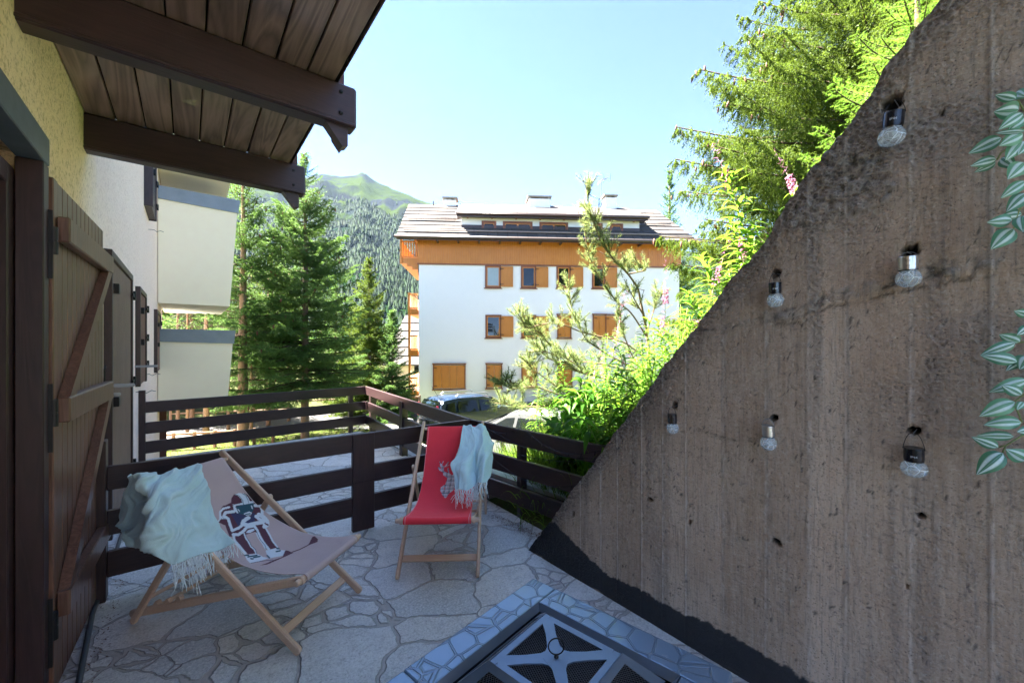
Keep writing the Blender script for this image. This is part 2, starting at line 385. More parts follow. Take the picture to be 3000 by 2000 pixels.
pits = (_h(np.floor(Yg*55), np.floor(Zg*55), 44) > .985)*np.clip(1-vor(Yg*55, Zg*55, 44)[0]*2.2, 0, 1)
D -= .005*pits
holes = [(1680, 1504, .013, .02), (1902, 1462, .018, .011), (2021, 1529, .007, .013), (2273, 1587, .019, .014), (1977, 1187, .016, .020), (2267, 1224, .014, .011), (2275, 800, .018, .016), (2612, 302, .032, .026), (2665, 735, .022, .022), (2657, 1716, .006, .008), (2678, 1262, .020, .013), (2760, 330, .006, .006), (1990, 1080, .004, .006), (2700, 1510, .014, .008)]
hm = np.zeros(Yg.shape)
for i, (u, v, ry, rz_) in enumerate(holes):
    _, hy, hz_ = atX(u, v, 2.08); e = ((np.abs(Yg-hy)/ry)**3+(np.abs(Zg-hz_)/rz_)**3)**(1/3.)+.5*(vn(Yg*120, Zg*120, i)-.5)
    hm = np.maximum(hm, sst(1.05, .75, e))
D -= .045*hm
D *= sst(-.02, .02, Zg)
# damp tar band along the foot with a ragged upper edge
bandz = np.interp(WY, [-1.5, .59, .725, .89, 1.117, 1.343, 1.609, 1.865, 2.112, 2.4], [.17, .165, .17, .18, .155, .165, .14, .22, .31, .33])
bandz = bandz[:, None]+.05*(fbm(Yg*14, Zg*9, 4, 31)-.5)+.03*(fbm(Yg*60, Zg*20, 3, 3)-.5)
tar = sst(-.004, .004, bandz-Zg)*sst(.005, .03, Zg+.10*(fbm(Yg*7, Zg*7, 3, 77)-.15))
D += .0015*tar
stain = .55*fbm(Yg*9, Zg*.55, 4, 12)+.45*fbm(Yg*26, Zg*1.2, 3, 15)
blot = fbm(Yg*1.7, Zg*1.5, 4, 19)
dark = np.clip(top_r*.75*(.4+.9*blot)+sst(.52, .75, stain)*.5+.8*sst(.5, .7, blot)*sst(1.0, 2.0, Zg)+.35*np.exp(-(segd(px2([(2470, 430), (2480, 600)]), Yg, Zg)/.16)**2)*1.6, 0, 1)
V = np.c_[(2.08-D).ravel(), Yg.ravel(), Zg.ravel()]
nY = len(WY); base = len(V); bk = np.c_[np.full(nY, 2.30), WY, wt_-.015]; bb = np.c_[np.full(nY, 2.30), WY, np.full(nY, -.03)]
V = np.r_[V, bk, bb]; Fc = gridfaces(nY, nz)[:, ::-1]
ti = np.arange(nY-1)*nz+nz-1; k = np.arange(nY-1)
Fc = np.r_[Fc, np.c_[ti, base+k, base+k+1, ti+nz], np.c_[base+k, base+nY+k, base+nY+k+1, base+k+1]]
pad = np.zeros(2*nY)
seamc = .6*np.exp(-((ds-.006)/.003)**2)*(.1+.9*fbm(Zg*9, Yg*3, 3, 90)); crk = np.clip(crack*.9+peb*np.clip(f1*1.5-.55, 0, 1), 0, 1); pitm = np.clip((_h(np.floor(Yg*42), np.floor(Zg*42), 44) > .965)*np.clip(1-vor(Yg*42, Zg*42, 44)[0]*2.4, 0, 1)*3, 0, 1)  # seamc paints thin shading beside each fin into the wall colour
A = dict(line=np.r_[np.clip(seamc+crk+pitm, 0, 1).ravel(), pad], fin=np.r_[(fin/.0075).ravel(), pad], tone=np.r_[tone.ravel(), pad+.5], dark=np.r_[dark.ravel(), pad+.6], tar=np.r_[tar.ravel(), pad], hole=np.r_[hm.ravel(), pad], peb=np.r_[(peb*cid).ravel(), pad])
t = newmat('board formed concrete'); p = t.pos()
tn = t.attr('tone'); dk = t.attr('dark'); tr = t.attr('tar'); ho = t.attr('hole'); pb = t.attr('peb')
fine = t.noise(130, 5, .7, p); strk = t.noise(6, 5, .6, t.pos(1, 9, .9)); rust = t.noise(1.8, 4, .6, p); grn = t.noise(9, 4, .6, t.pos(1, 12, .8)); hl = t.noise(14, 3, .6, t.pos(1, .7, 9))
c = t.mix(tn, (.43, .30, .20), (.66, .49, .355)); c = t.mix(t.ramp(strk, (.35, .0), (.75, .5)), c, (.68, .56, .45))
c = t.mix(t.ramp(rust, (.45, 0), (.72, .6)), c, (.42, .27, .17)); c = t.mix(t.ramp(grn, (.52, 0), (.72, .5)), c, (.17, .145, .125))
c = t.mix(t.math('MULTIPLY', dk, .80), c, (.13, .10, .085)); c = t.mix(t.math('MULTIPLY', pb, .6), c, (.38, .345, .315)); m2 = t.noise(34, 5, .75, t.pos(1, 1, 1.6)); c = t.mix(t.ramp(m2, (.34, .55), (.44, 0)), c, (.13, .105, .09)); c = t.mix(t.ramp(m2, (.56, 0), (.70, .45)), c, (.66, .57, .47)); c = t.mix(t.math('MULTIPLY', t.attr('line'), .8), c, (.03, .025, .022)); c = t.mix(t.math('MULTIPLY', t.attr('fin'), .9), c, (.85, .76, .66))
c = t.mix(t.ramp(fine, (.56, 0), (.72, .55)), c, (.62, .55, .47)); c = t.mix(t.ramp(fine, (.30, .8), (.42, 0)), c, (.06, .05, .044))
vp = t.n('TexVoronoi', Vector=t.pos(1, 1, 1.25), Scale=62., Randomness=1.); pm_ = t.ramp(t.noise(5, 4, .6, p), (.44, .15), (.60, 1)); pitk = t.math('MULTIPLY', t.ramp(vp, (.10, 1), (.24, 0)), t.math('MAXIMUM', pm_, dk)); c = t.mix(t.math('MULTIPLY', pitk, .7), c, (.06, .048, .04)); c = t.mix(t.math('MULTIPLY', t.ramp(vp, (.50, 0), (.75, 1)), t.math('MULTIPLY', dk, .7)), c, (.40, .33, .27))
c = t.mix(tr, c, t.mix(t.noise(25, 4, .6, p), (.010, .010, .012), (.032, .031, .034))); c = t.mix(ho, c, (.02, .015, .011))
conc = t.out(t.bsdf(c, t.math('MULTIPLY_ADD', tr, -.25, .85), t.bump(t.math('ADD', t.math('MULTIPLY', vp, t.math('MULTIPLY_ADD', dk, 1.6, .3)), t.math('ADD', t.math('MULTIPLY', m2, 1.2), t.math('ADD', fine, t.math('MULTIPLY', hl, .5)))), 1., .008)))
rw = linkmesh('retaining_wall', npmesh('retaining_wall', V, Fc, A), conc, smooth=True)
tag(rw, 'raw board-formed concrete wall sloping down to the paving, with a black tarred foot', 'retaining wall')

# ------------------------------------------------------------------ mountain and its forest
uR = np.array([-700, -200, 300, 600, 800, 870, 925, 950, 1000, 1040, 1062, 1090, 1150, 1225, 1300, 1500, 1800, 2200, 3200, 4200])
vR = np.array([430, 420, 430, 462, 505, 522, 508, 506, 514, 513, 500, 521, 549, 580, 602, 640, 700, 760, 800, 800])
DM = 1500.
mu = np.linspace(-600, 3600, 330); md = np.r_[np.linspace(220, DM, 120), np.linspace(DM+15, DM+500, 12)]
def mount(u, d):
    vr = np.interp(u, uR, vR); rz_ = (CY-vr)/FPX*DM; tt = (d-220)/(DM-220)
    X = FW[0]*d+RT[0]*(u-CX)/FPX*d; Y = FW[1]*d+RT[1]*(u-CX)/FPX*d
    prof = np.where(tt < 1, np.clip(tt, 0, 1)**1.22, 1-(tt-1)*1.6)
    rgd = np.abs(fbm(X/170, Y/170, 5, 41)-.5)*2; gul = np.abs(fbm(X/60, Y/60, 4, 45)-.5)*2
    n = (rgd*95+gul*34-50)*np.clip(tt*1.6, 0, 1)*sst(1.02, .80, tt)+6*(vn(u/14, u*0, 2)-.5)*np.exp(-((tt-1)/.05)**2)
    return X, Y, rz_*prof+n-4*(tt < .02)-3, tt
U, Dm = np.meshgrid(mu, md, indexing='ij'); mX, mY, mZ, mT = mount(U, Dm)
t = newmat('mountain slope'); p = t.pos()
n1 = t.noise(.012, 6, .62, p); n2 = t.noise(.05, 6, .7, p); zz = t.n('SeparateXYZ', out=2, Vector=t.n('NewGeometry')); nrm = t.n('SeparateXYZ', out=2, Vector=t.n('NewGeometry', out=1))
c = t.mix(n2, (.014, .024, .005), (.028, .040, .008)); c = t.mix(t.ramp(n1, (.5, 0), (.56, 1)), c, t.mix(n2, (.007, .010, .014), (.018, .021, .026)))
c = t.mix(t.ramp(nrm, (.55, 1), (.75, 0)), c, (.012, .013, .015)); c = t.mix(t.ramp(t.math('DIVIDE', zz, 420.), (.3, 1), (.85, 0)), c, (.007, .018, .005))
mm = t.out(t.bsdf(c, 1., t.bump(n2, 1., 5.), Specular_IOR_Level=0.))
mo = linkmesh('mountain', npmesh('mountain', np.c_[mX.ravel(), mY.ravel(), mZ.ravel()], gridfaces(len(mu), len(md))[:, ::-1]), mm, smooth=True); tag(mo, kind='structure')
r2 = np.random.default_rng(3); N = 64000
fu = r2.uniform(380, 1420, N); fd = 240+(DM*1.0-240)*np.sqrt(r2.uniform(0, 1, N)); fX, fY, fZ, fT = mount(fu, fd)
dens = fbm(fX/55, fY/55, 4, 71)
keep = (dens > .30+.48*sst(.40, .95, fT)) & (r2.uniform(0, 1, N) < 1.05-.75*fT)
fX, fY, fZ, fT = fX[keep], fY[keep], fZ[keep], fT[keep]; n = len(fX)
hh = 5+13*r2.uniform(0, 1, n)**1.6*(1-.35*fT); rr = hh*r2.uniform(.16, .24, n); ns = 6
ang = np.linspace(0, 2*math.pi, ns, endpoint=False)[None, :]+r2.uniform(0, 6, n)[:, None]
def ringv(z, r): return np.stack([fX[:, None]+np.cos(ang)*(rr*r)[:, None], fY[:, None]+np.sin(ang)*(rr*r)[:, None], np.repeat((fZ+hh*z)[:, None], ns, 1)], 2)
A0 = ringv(.0, .8); A1 = ringv(.28, 1.); A2 = ringv(.30, .72); A3 = ringv(.62, .62); A4 = ringv(.64, .4); tip = np.stack([fX, fY, fZ+hh], 1)[:, None, :].repeat(ns, 1)
V = np.stack([A0, A1, A2, A3, A4, tip], 1).reshape(-1, 3)
bidx = (np.arange(n)*6*ns)[:, None, None]; lv = (np.arange(5)*ns)[None, :, None]; kk = np.arange(ns)[None, None, :]; k2 = (kk+1) % ns
Fq = np.stack(np.broadcast_arrays(bidx+lv+kk, bidx+lv+k2, bidx+lv+ns+k2, bidx+lv+ns+kk), -1).reshape(-1, 4)
vr_ = np.repeat(r2.uniform(0, 1, n), 6*ns)
fo = linkmesh('forest', npmesh('forest', V, Fq, dict(v=vr_)), leafmat('far forest', (.003, .010, .004), (.012, .030, .008), .1, .9))
tag(fo, 'dense conifer forest covering the hazy blue mountain slope', 'forest', kind='stuff')
# ================================================================== CONIFERS
def norm(a): return a/(np.linalg.norm(a, axis=-1, keepdims=True)+1e-9)
def needles(P, Dr, L, per, nl, nw, rg, fwd=.7, jag=.3):
    """P base (n,3), Dr unit dir, L length -> triangles of needles round each twig"""
    n = len(P); tt = rg.uniform(.02, 1, (n, per)); base = P[:, None]+Dr[:, None]*(L[:, None]*tt)[..., None]
    q = rg.normal(size=(n, per, 3)); q = q-Dr[:, None]*np.sum(q*Dr[:, None], -1, keepdims=True); q = norm(q)
    nd = norm(q+Dr[:, None]*fwd); ln = nl*rg.uniform(1-jag, 1+jag, (n, per, 1)); sd_ = norm(np.cross(nd, rg.normal(size=(n, per, 3))))*nw*.5
    T = np.stack([base-sd_, base+sd_, base+nd*ln], 2).reshape(-1, 3); return T
def tris(name, T, m, parent, v, world=False, label=None):
    me = npmesh(name, T, np.arange(len(T), dtype=np.int32).reshape(-1, 3), dict(v=v)); return linkmesh(name, me, m, parent, world=world)
def sweep(paths, radii, k=3):
    """many tubes: paths (n,m,3), radii (n,m)"""
    n, m, _ = paths.shape; T = norm(np.gradient(paths, axis=1)); ref = np.array((.12, .31, 1.)); u = norm(np.cross(T, ref)); w_ = np.cross(T, u)
    a = np.arange(k)*2*math.pi/k; V = paths[:, :, None]+radii[:, :, None, None]*(np.cos(a)[None, None, :, None]*u[:, :, None]+np.sin(a)[None, None, :, None]*w_[:, :, None])
    V = V.reshape(-1, 3); i, j, q = np.meshgrid(np.arange(n), np.arange(m-1), np.arange(k), indexing='ij'); b = i*m*k+j*k; q2 = (q+1) % k
    return V, np.stack([b+q, b+q2, b+k+q2, b+k+q], -1).reshape(-1, 4)
M['bark'] = simple('spruce bark', (.20, .13, .085), .9, .45, 14, .8)
M['bark_pale'] = simple('pale spruce bark', (.22, .15, .10), .9, .4, 14, .8)
M['twig'] = simple('spruce twig wood', (.06, .042, .028), .9, .3, 40, .2)
M['cone'] = simple('spruce cone', (.13, .048, .024), .7, .5, 130, .6)
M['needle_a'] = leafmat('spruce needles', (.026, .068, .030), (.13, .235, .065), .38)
M['needle_b'] = leafmat('yellowish spruce needles', (.022, .052, .009), (.11, .165, .026), .42)  # yellower green than needle_a over the whole tree
M['needle_c'] = leafmat('young spruce needles', (.07, .17, .02), (.18, .32, .05), .5)
M['needle_p'] = leafmat('pine needles', (.09, .14, .045), (.30, .38, .17), .40)
def spruce(name, label, base, H, Rr, seed, c0=.1, dz=.26, nb=9, mat='needle_a', per=14, nl=.05, nw=.013, step=.085, droop=.25, hang=.35, cones=0, bark='bark', tr=None, group=None, hero=(), bare=0, pw=.85, tw=1., dense=False):
    rg = np.random.default_rng(seed); base = np.array(base, float); t_ = thing(name, label, 'tree', tuple(base), 0, group); tr = tr or H*.013
    zs = np.linspace(0, H, 24); wob = np.c_[.03*H*.3*(vn(zs*.3, zs*0, seed)-.5), .03*H*.3*(vn(zs*.3, zs*0, seed+3)-.5)]
    MB().tube(np.c_[wob-wob[0], zs-.15], tr*(1-zs/H)**.8+.012, 10).build('trunk', M[bark], t_, smooth=True)
    m = 12; s = np.linspace(0, 1, m); Pp = []; Rd = []
    z = H*c0; hs = []
    while z < H*.985:
        f = (z/H-c0)/(1-c0); r = Rr*(1-f)**pw
        for k_ in range(max(4, int(nb*(1-f*.45)))):
            hs.append((z+rg.uniform(-.5, .5)*dz, rg.uniform(0, 2*math.pi), r*rg.uniform(.62, 1.12), f))
        z += dz*(1-.45*f)
    for (z, a, r, f) in hs:
        o = np.array((math.cos(a), math.sin(a), 0)); dr = droop*(1-1.7*f); up = .16+.5*f
        p = o*(r*s)[:, None]+np.array((0, 0, 1.))*(z+r*(.18*s-dr*s**1.6*1.3+up*.55*s**3.2))[:, None]
        p += (vn(s*3+seed, s*0+a*7, 2)-.5)[:, None]*r*.07; p[0] = (0, 0, z); Pp.append(p); Rd.append(.006+.011*r*(1-s)**.8)
    for tip in hero:                                                      # limbs whose tips reach a known place
        tp = np.array(tip)-base; z0 = tp[2]-.02*Rr; a = np.array((0, 0, z0+.25)); p = a+(tp-a)*s[:, None]; p[:, 2] += -.35*np.sin(s*math.pi)*.6; p += .05*(vn(s*4, s*0+tp[2], 3)-.5)[:, None]; Pp.append(p); Rd.append(.012+.03*(1-s))
    Pp = np.array(Pp); Rd = np.array(Rd); V, Fq = sweep(Pp, Rd, 3)
    linkmesh('limbs', npmesh('limbs', V, Fq), M['twig'], t_)
    # twigs to both sides of every limb, with smaller twigs on the long ones
    B = []; Dd = []; Ll = []; Vv = []
    T = norm(np.gradient(Pp, axis=1)); Lb = np.linalg.norm(Pp[:, -1]-Pp[:, 0], axis=1)
    for i in range(len(Pp)):
        L = Lb[i]; n = max(4, int(L/step)); ss = (np.linspace(.10+bare, 1, n)+rg.uniform(-.02, .02, n)).clip(0, 1)
        ix = ss*(m-1); i0 = np.minimum(ix.astype(int), m-2); fr_ = (ix-i0)[:, None]
        P = Pp[i][i0]*(1-fr_)+Pp[i][i0+1]*fr_; Tt = T[i][i0]; sdv = norm(np.cross(Tt, (0, 0, 1.)))
        for sg in (-1, 1):
            d = norm(Tt*rg.uniform(.35, .8, (n, 1))+sdv*sg+np.array((0, 0, -1.))*(hang*rg.uniform(.2, 1.6, (n, 1))))
            l = (tw*(.10+.30*L*.5*np.minimum(1, (1.05-ss)*2.2))*rg.uniform(.6, 1.1, n)).clip(.05, .62)
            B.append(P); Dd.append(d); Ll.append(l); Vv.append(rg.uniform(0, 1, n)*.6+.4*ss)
            if L > .9:
                for q in ((.35, .65, .9) if not dense else (.2, .35, .5, .65, .8, .95)):
                    P2 = P+d*(l*q)[:, None]; d2 = norm(d+rg.normal(size=d.shape)*.55+np.array((0, 0, -1.))*hang*1.3)
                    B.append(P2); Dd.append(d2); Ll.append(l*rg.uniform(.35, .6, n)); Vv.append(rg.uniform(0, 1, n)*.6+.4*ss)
        e = Pp[i][int(m*.3):]; B.append(e[:-1]); dd = e[1:]-e[:-1]; Ll.append(np.linalg.norm(dd, axis=1)); Dd.append(norm(dd)); Vv.append(np.full(len(dd), .7))
    B = np.concatenate(B); Dd = np.concatenate(Dd); Ll = np.concatenate(Ll); Vv = np.concatenate(Vv)
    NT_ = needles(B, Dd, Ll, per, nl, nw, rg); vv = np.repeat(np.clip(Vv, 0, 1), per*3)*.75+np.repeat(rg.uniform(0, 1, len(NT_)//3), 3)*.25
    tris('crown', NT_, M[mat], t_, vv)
    if cones:
        cm = MB().lathe((0, 0, 0), [(.003, 0), (.011, -.012), (.016, -.035), (.017, -.06), (.013, -.09), (.004, -.115)], 8).build('cone', M['cone'], t_, smooth=True)
        cand = np.array([p[-1-int(rg.integers(0, 3))] for p in Pp]); cl = rg.permutation(len(cand)); hn = len(hero)
        cl = list(range(len(cand)-hn, len(cand)))*5+list(cl); first = True
        for q in cl[:cones]:
            o = cm if first else cm.copy(); 
            if not first: COL.objects.link(o); o.parent = t_
            first = False; pp = cand[q] if q < len(cand)-hn else Pp[q][-1-int(rg.integers(0, 3))]
            o.location = pp+rg.normal(size=3)*np.array((.10, .10, .02))-np.array((0, 0, .05)); o.rotation_euler = (rg.normal()*.2, rg.normal()*.2, 0); sc_ = rg.uniform(.85, 1.35); o.scale = (sc_*1.15, sc_*1.15, sc_)
    return t_
def gpt(u, d, sink=0.):
    r = ray(u, CY); x, y = r[0]*d, r[1]*d; return (x, y, float(ground_z(x, y))-sink)
def Hof(u, v, d, base): return float(atD(u, v, d)[2]-base[2])
b = gpt(893, 14.2); spruce('spruce_tree', 'tallest cone-bearing spruce rising behind the far railing corner', b, Hof(885, 440, 14.2, b), 2.75, 11, c0=.16, dz=.25, nb=10, cones=80, bark='bark_pale', per=15)
b = gpt(712, 13.2); spruce('spruce_tree', 'tall spruce half hidden by the cream balconies, its pale trunk left of the tallest spruce', b, 9.6, 2.1, 12, c0=.30, dz=.30, nb=8, mat='needle_a', cones=30, bark='bark_pale', per=13, tr=.16)
b = gpt(1082, 19); spruce('spruce_tree', 'slim pointed spruce between the tallest spruce and the white building', b, Hof(1081, 752, 19, b), 1.9, 13, c0=.04, dz=.24, nb=10, mat='needle_b', per=12, nl=.06, nw=.017)
b = gpt(1150, 18.2); spruce('spruce_tree', 'low bushy spruce in front of the small slab-roofed house', b, Hof(1150, 905, 18.2, b), 1.35, 14, c0=.02, dz=.2, nb=10, mat='needle_a', per=12, nl=.055, nw=.017)
for i, (u, d, H, rr_, c0) in enumerate([(560, 17.5, 8.5, 2.0, .22), (640, 22, 9.0, 2.2, .2), (480, 21, 9.5, 2.4, .15), (800, 21, 8.3, 2.0, .2), (985, 22, 6.6, 2.0, .12), (350, 19, 9, 2.4, .1), (742, 17.5, 5.6, 1.7, .25)]):
    lb = ['spruce in the row of trees seen under the cream balconies, above the fence rail', 'spruce deep in the trees just left of the tall trunk', 'spruce farthest left, glimpsed beneath the cream balcony', 'spruce filling the gap between the two tallest trunks', 'spruce behind the tallest one on its right side', 'spruce mostly hidden behind the cream balcony wall', 'short spruce at the foot of the tallest spruce, on its left'][i]
    b = gpt(u, d); spruce('spruce_tree', lb, b, H, rr_, 30+i, c0=c0, dz=.34, nb=8, mat='needle_b' if i % 2 else 'needle_a', per=11, nl=.065, nw=.022, step=.12)
# bare lower trunks standing in the grove
for i, (u, d, r_) in enumerate([(603, 14.5, .09), (668, 15.5, .05), (520, 16, .06), (785, 16.5, .07), (845, 17.5, .06), (548, 14.8, .05), (735, 14.6, .05)]):
    b = gpt(u, d); t_ = thing('bare_spruce', ['pale straight trunk with no lower limbs, under the lower cream balcony', 'thin dark trunk left of the tall pale trunk', 'thin trunk farthest left of those seen between the rails', 'dark trunk midway between the two tallest spruces', 'dark trunk just left of the tallest spruce', 'thin dark trunk beside the pale straight one, on its left', 'slender trunk just right of the tall pale trunk'][i], 'tree', b)
    MB().tube([(0, 0, -.2), (.02, 0, 1.5), (0, .03, 3.2), (.03, .02, 6.5)], [r_*1.25, r_, r_*.85, r_*.3], 9).build('trunk', M['bark_pale' if i == 0 else 'bark'], t_, smooth=True)
    rg = np.random.default_rng(60+i); n = 170; z = rg.uniform(1.4, 6.3, n); a = rg.uniform(0, 6.28, n); P = np.c_[0*z, 0*z, z]; dd = norm(np.c_[np.cos(a), np.sin(a), rg.normal(size=n)*.25-.15]); L = rg.uniform(.3, 1.0, n)
    V, Fq = sweep(P[:, None]+dd[:, None]*(L[:, None]*np.linspace(0, 1, 4))[..., None], np.full((n, 4), .007)); linkmesh('dead_limbs', npmesh('dead_limbs', V, Fq), M['twig'], t_)
    k = z > 2.6; tris('crown', needles(P[k]+dd[k]*(L[k]*.4)[:, None], dd[k], L[k]*.7, 16, .07, .02, rg), M['needle_a'], t_, rg.uniform(0, 1, int(k.sum())*48))
# right of the picture
b = gpt(1962, 27); spruce('spruce_tree', 'distant spruce whose tip shows above the right end of the white building roof', b, Hof(1958, 485, 27, b), 2.3, 51, c0=.05, dz=.36, nb=7, mat='needle_a', per=12, nl=.07, nw=.022, step=.13)
bx = gpt(2590, 8.8); hero = [atD(u, v, d) for (u, v, d) in [(2050, 204, 8.2), (1980, 372, 8.0), (1977, 466, 7.8), (2222, 4, 8.4), (2218, 92, 8.2), (1995, 560, 8.6), (2010, 700, 8.4), (2120, 300, 8.0), (2060, 420, 7.7), (1930, 690, 8.6), (2250, 180, 7.9), (2060, 640, 8.0)]]
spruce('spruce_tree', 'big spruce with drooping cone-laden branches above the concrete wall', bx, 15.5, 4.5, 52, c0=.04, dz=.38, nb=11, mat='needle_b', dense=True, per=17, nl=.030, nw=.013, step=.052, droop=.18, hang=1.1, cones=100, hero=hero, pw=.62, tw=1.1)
b = gpt(2690, 4.9); spruce('young_spruce', 'young spruce with pale lime shoots peeping over the top of the concrete wall', b, 4.6, 1.55, 53, c0=.05, dz=.20, nb=10, mat='needle_c', per=34, nl=.020, nw=.0035, step=.055, droop=.05, hang=.1, tw=.9)
# ================================================================== HOUSE ON THE LEFT
t = newmat('roughcast render'); p = t.pos()
v1 = t.n('TexVoronoi', Vector=p, Scale=85., Randomness=1.); n1 = t.noise(45, 5, .7, p); n2 = t.noise(1.6, 4, .6, p); sy = t.n('SeparateXYZ', out=1, Vector=p); sz = t.n('SeparateXYZ', out=2, Vector=p)
warm_edge = t.math('MULTIPLY_ADD', t.noise(2.2, 4, .6, p), 1.1, t.math('SUBTRACT', sy, .55))     # warm bounced light painted ochre into the near bay, plain pinkish coat beyond
warm_fade = t.ramp(t.math('DIVIDE', warm_edge, 8.), (.455, 0), (.53, 1))
c = t.mix(warm_fade, (.92, .70, .42), (1., .79, .69))
c = t.mix(t.ramp(n1, (.50, 0), (.64, .9)), c, t.mix(warm_fade, (.50, .34, .15), (.74, .54, .46))); c = t.mix(t.ramp(n2, (.4, 0), (.75, .2)), c, (1., .88, .80))
stucco = t.out(t.bsdf(c, .95, t.bump(t.math('ADD', v1, n1), .9, .006)))
M['cream'] = simple('cream painted render', (1., .86, .68), .85, .05, 5, .15)
M['zinc'] = simple('weathered zinc coping', (.22, .25, .28), .5, .3, 3, .1, .4)
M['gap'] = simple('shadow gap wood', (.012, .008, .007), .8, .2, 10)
M['red_wood'] = wood('red brown fascia wood', (.05, .015, .013), (.13, .045, .04), 'z', 6, .5)
HT = 9.7
hb = thing('house', 'pink roughcast house, near wall tinted for warm light, with dark timber balcony and shutters, along the left edge', 'house', (-.52, 4, 0))
mb = MB().box(-6, -.52, 2.68, 7.5, -1.5, HT).box(-6, -.525, 7.5, 13.8, -2.5, 8.4).box(-6, -.52, -1.1, .6, -1.5, HT).box(-6, -.52, .6, 2.68, 2.42, HT)  # stops short behind the camera so sunlight reaches the unseen paving
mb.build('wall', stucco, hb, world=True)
# dark interior seen through the doorway
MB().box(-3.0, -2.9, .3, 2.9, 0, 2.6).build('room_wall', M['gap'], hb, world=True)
mb = MB(); z0 = 3.085
xs = [-.52]; 
while xs[-1] < .64: xs.append(xs[-1]+.1465)
for i in range(8):
    x = -.52+i*.1465; mb.box(x+.004, x+.1425, -1.2, 3.80, z0+(i % 2)*.0015, z0+.03, .004)
mb.build('soffit_boards', M['soffit_wood'], hb, world=True)
MB().box(-.52, .652, -1.2, 3.80, z0+.032, z0+.11).build('soffit_joint_backing', M['gap'], hb, world=True)
mb = MB(); mb.box(.655, .668, -1.2, 3.82, z0-.002, z0+.10, .004); mb.build('edge_board', M['dark_wood_y'], hb, world=True)
def hbeam(y, x1=.765):
    o = MB().box(-.53, x1, y, y+.11, 2.85, z0-.001+.0, .012); bm = o.build('beam', M['dark_wood_x'], hb, world=True)
    MB().beam((-.52, y-.004, 2.862), (x1-.01, y-.004, 2.862), .012, .02, bev=.004).build('drip_bead', M['dark_wood_x'], bm, world=True)
    for zz_ in (2.91, 3.03):
        MB().lathe((x1-.09, y+.0, zz_), [(.011, 0), (.011, .006), (.006, .01)], 8, (0, -1, 0)).build('bolt', M['black_iron'], bm, world=True)
    pz = MB().prism([(.665, y+.11, 2.72+.09), (.71, y+.11, 2.72+.03), (.725, y+.11, 2.85-.07), (.725, y+.11, 4.1), (.665, y+.11, 4.1)], (0, .05, 0)); pz.build('railing_post', M['red_wood'], hb, world=True)
    MB().prism([(.60, y+.02, 2.8501), (.72, y+.02, 2.8501), (.72, y+.02, 2.745), (.69, y+.02, 2.735)], (0, .07, 0)).build('bracket_tip', M['dark_wood_x'], hb, world=True)
for y in (2.40, 3.72-.0): hbeam(y)
mb = MB()
for i in range(3): mb.box(.60, .63, -1.2, 3.9, 3.22+i*.30, 3.42+i*.30, .004)
mb.build('balcony_boards', M['dark_wood_y'], hb, world=True)
# doorway: frame, dark door, shutter
MB().box(-.56, -.475, .3, 2.66, 2.38, 2.50, .004).build('lintel_trim', simple('blue grey weathered trim', (.10, .12, .13), .5, .4, 9, .3), hb, world=True)
df = MB().box(-.56, -.478, 2.585, 2.665, 0, 2.379, .004).box(-.66, -.562, 2.52, 2.60, 0, 2.33, .004).box(-.66, -.562, .3, 2.52, 2.25, 2.33, .004).build('door_frame', M['dark_wood_z'], hb, world=True)
dr = thing('door', None, None, (0, 0, 0)); dr.parent = hb; dr.location = (-.1, -1.45, 0)
mb = MB()
for x in np.arange(-1.60, -.68, .115): mb.box(x, x+.109, 2.44, 2.48, .02, 2.24, .006)
mb.build('door_boards', wood('red brown door wood', (.03, .009, .008), (.10, .03, .024), 'z', 7, .4), dr, world=True)
MB().box(-.76, -.665, 2.40, 2.437, 0, 2.24, .006).build('door_stile', M['dark_wood_z'], dr, world=True)
def hinge(x, y, z, par):
    MB().lathe((x, y, z-.06), [(.0135, 0), (.0135, .055), (.011, .056), (.011, .062), (.0135, .063), (.0135, .12)], 12).box(x-.03, x, y-.02, y-.014, z-.17, z+.13).build('hinge', M['black_iron'], par, world=True)
for z in (2.06, 1.30, .36): hinge(-.463, 2.665, z, hb)
# open braced shutter leaf, hinged at the near end
sh = thing('shutter', None, None); sh.parent = hb; sh.location = (-.47+.52, 2.70-4, 0); sh.rotation_euler = (0, 0, -math.atan(.034))
LW = 1.06; LZ = 2.35                                   # local: y along the leaf, x out from the wall
mb = MB().box(-.052, .0, .0, .055, .03, LZ, .004)
y = .058
while y < LW-.02: mb.box(-.045, -.002, y, min(y+.083, LW), .03, LZ-.002, .005); y += .086
mb.build('shutter_boards', M['shutter_wood'], sh)
for z in (2.07, 1.245, .36):
    MB().box(.001, .046, .03, LW+.02, z, z+.115, .006).build('cross_rail', M['shutter_wood'], sh)
for (za, zb) in ((1.36, 2.07), (.475, 1.245)):
    MB().prism([(.001, .05, za), (.001, .16, za), (.001, LW, zb), (.001, LW-.11, zb)], (.04, 0, 0)).build('brace', M['shutter_wood'], sh)
MB().tube([(.0, LW+.0, 1.33), (.0, LW+.03, 1.33), (.0, LW+.03, 1.44), (.0, LW+.05, 1.46), (.0, LW+.06, 1.44)], .006, 6).build('catch_hook', M['black_iron'], sh)
def staybar(y, z, L=.20):
    MB().box(-.53, -.53+L, y, y+.012, z-.014, z+.014, .004).lathe((-.53+L, y+.006, z-.0), [(.014, -.008), (.014, .008)], 10, (0, 1, 0)).build('stay_bar', M['grey_iron'], hb, world=True)
staybar(4.35, 1.285, .19); staybar(4.45, 1.21, .10); staybar(6.9, 1.33, .22)
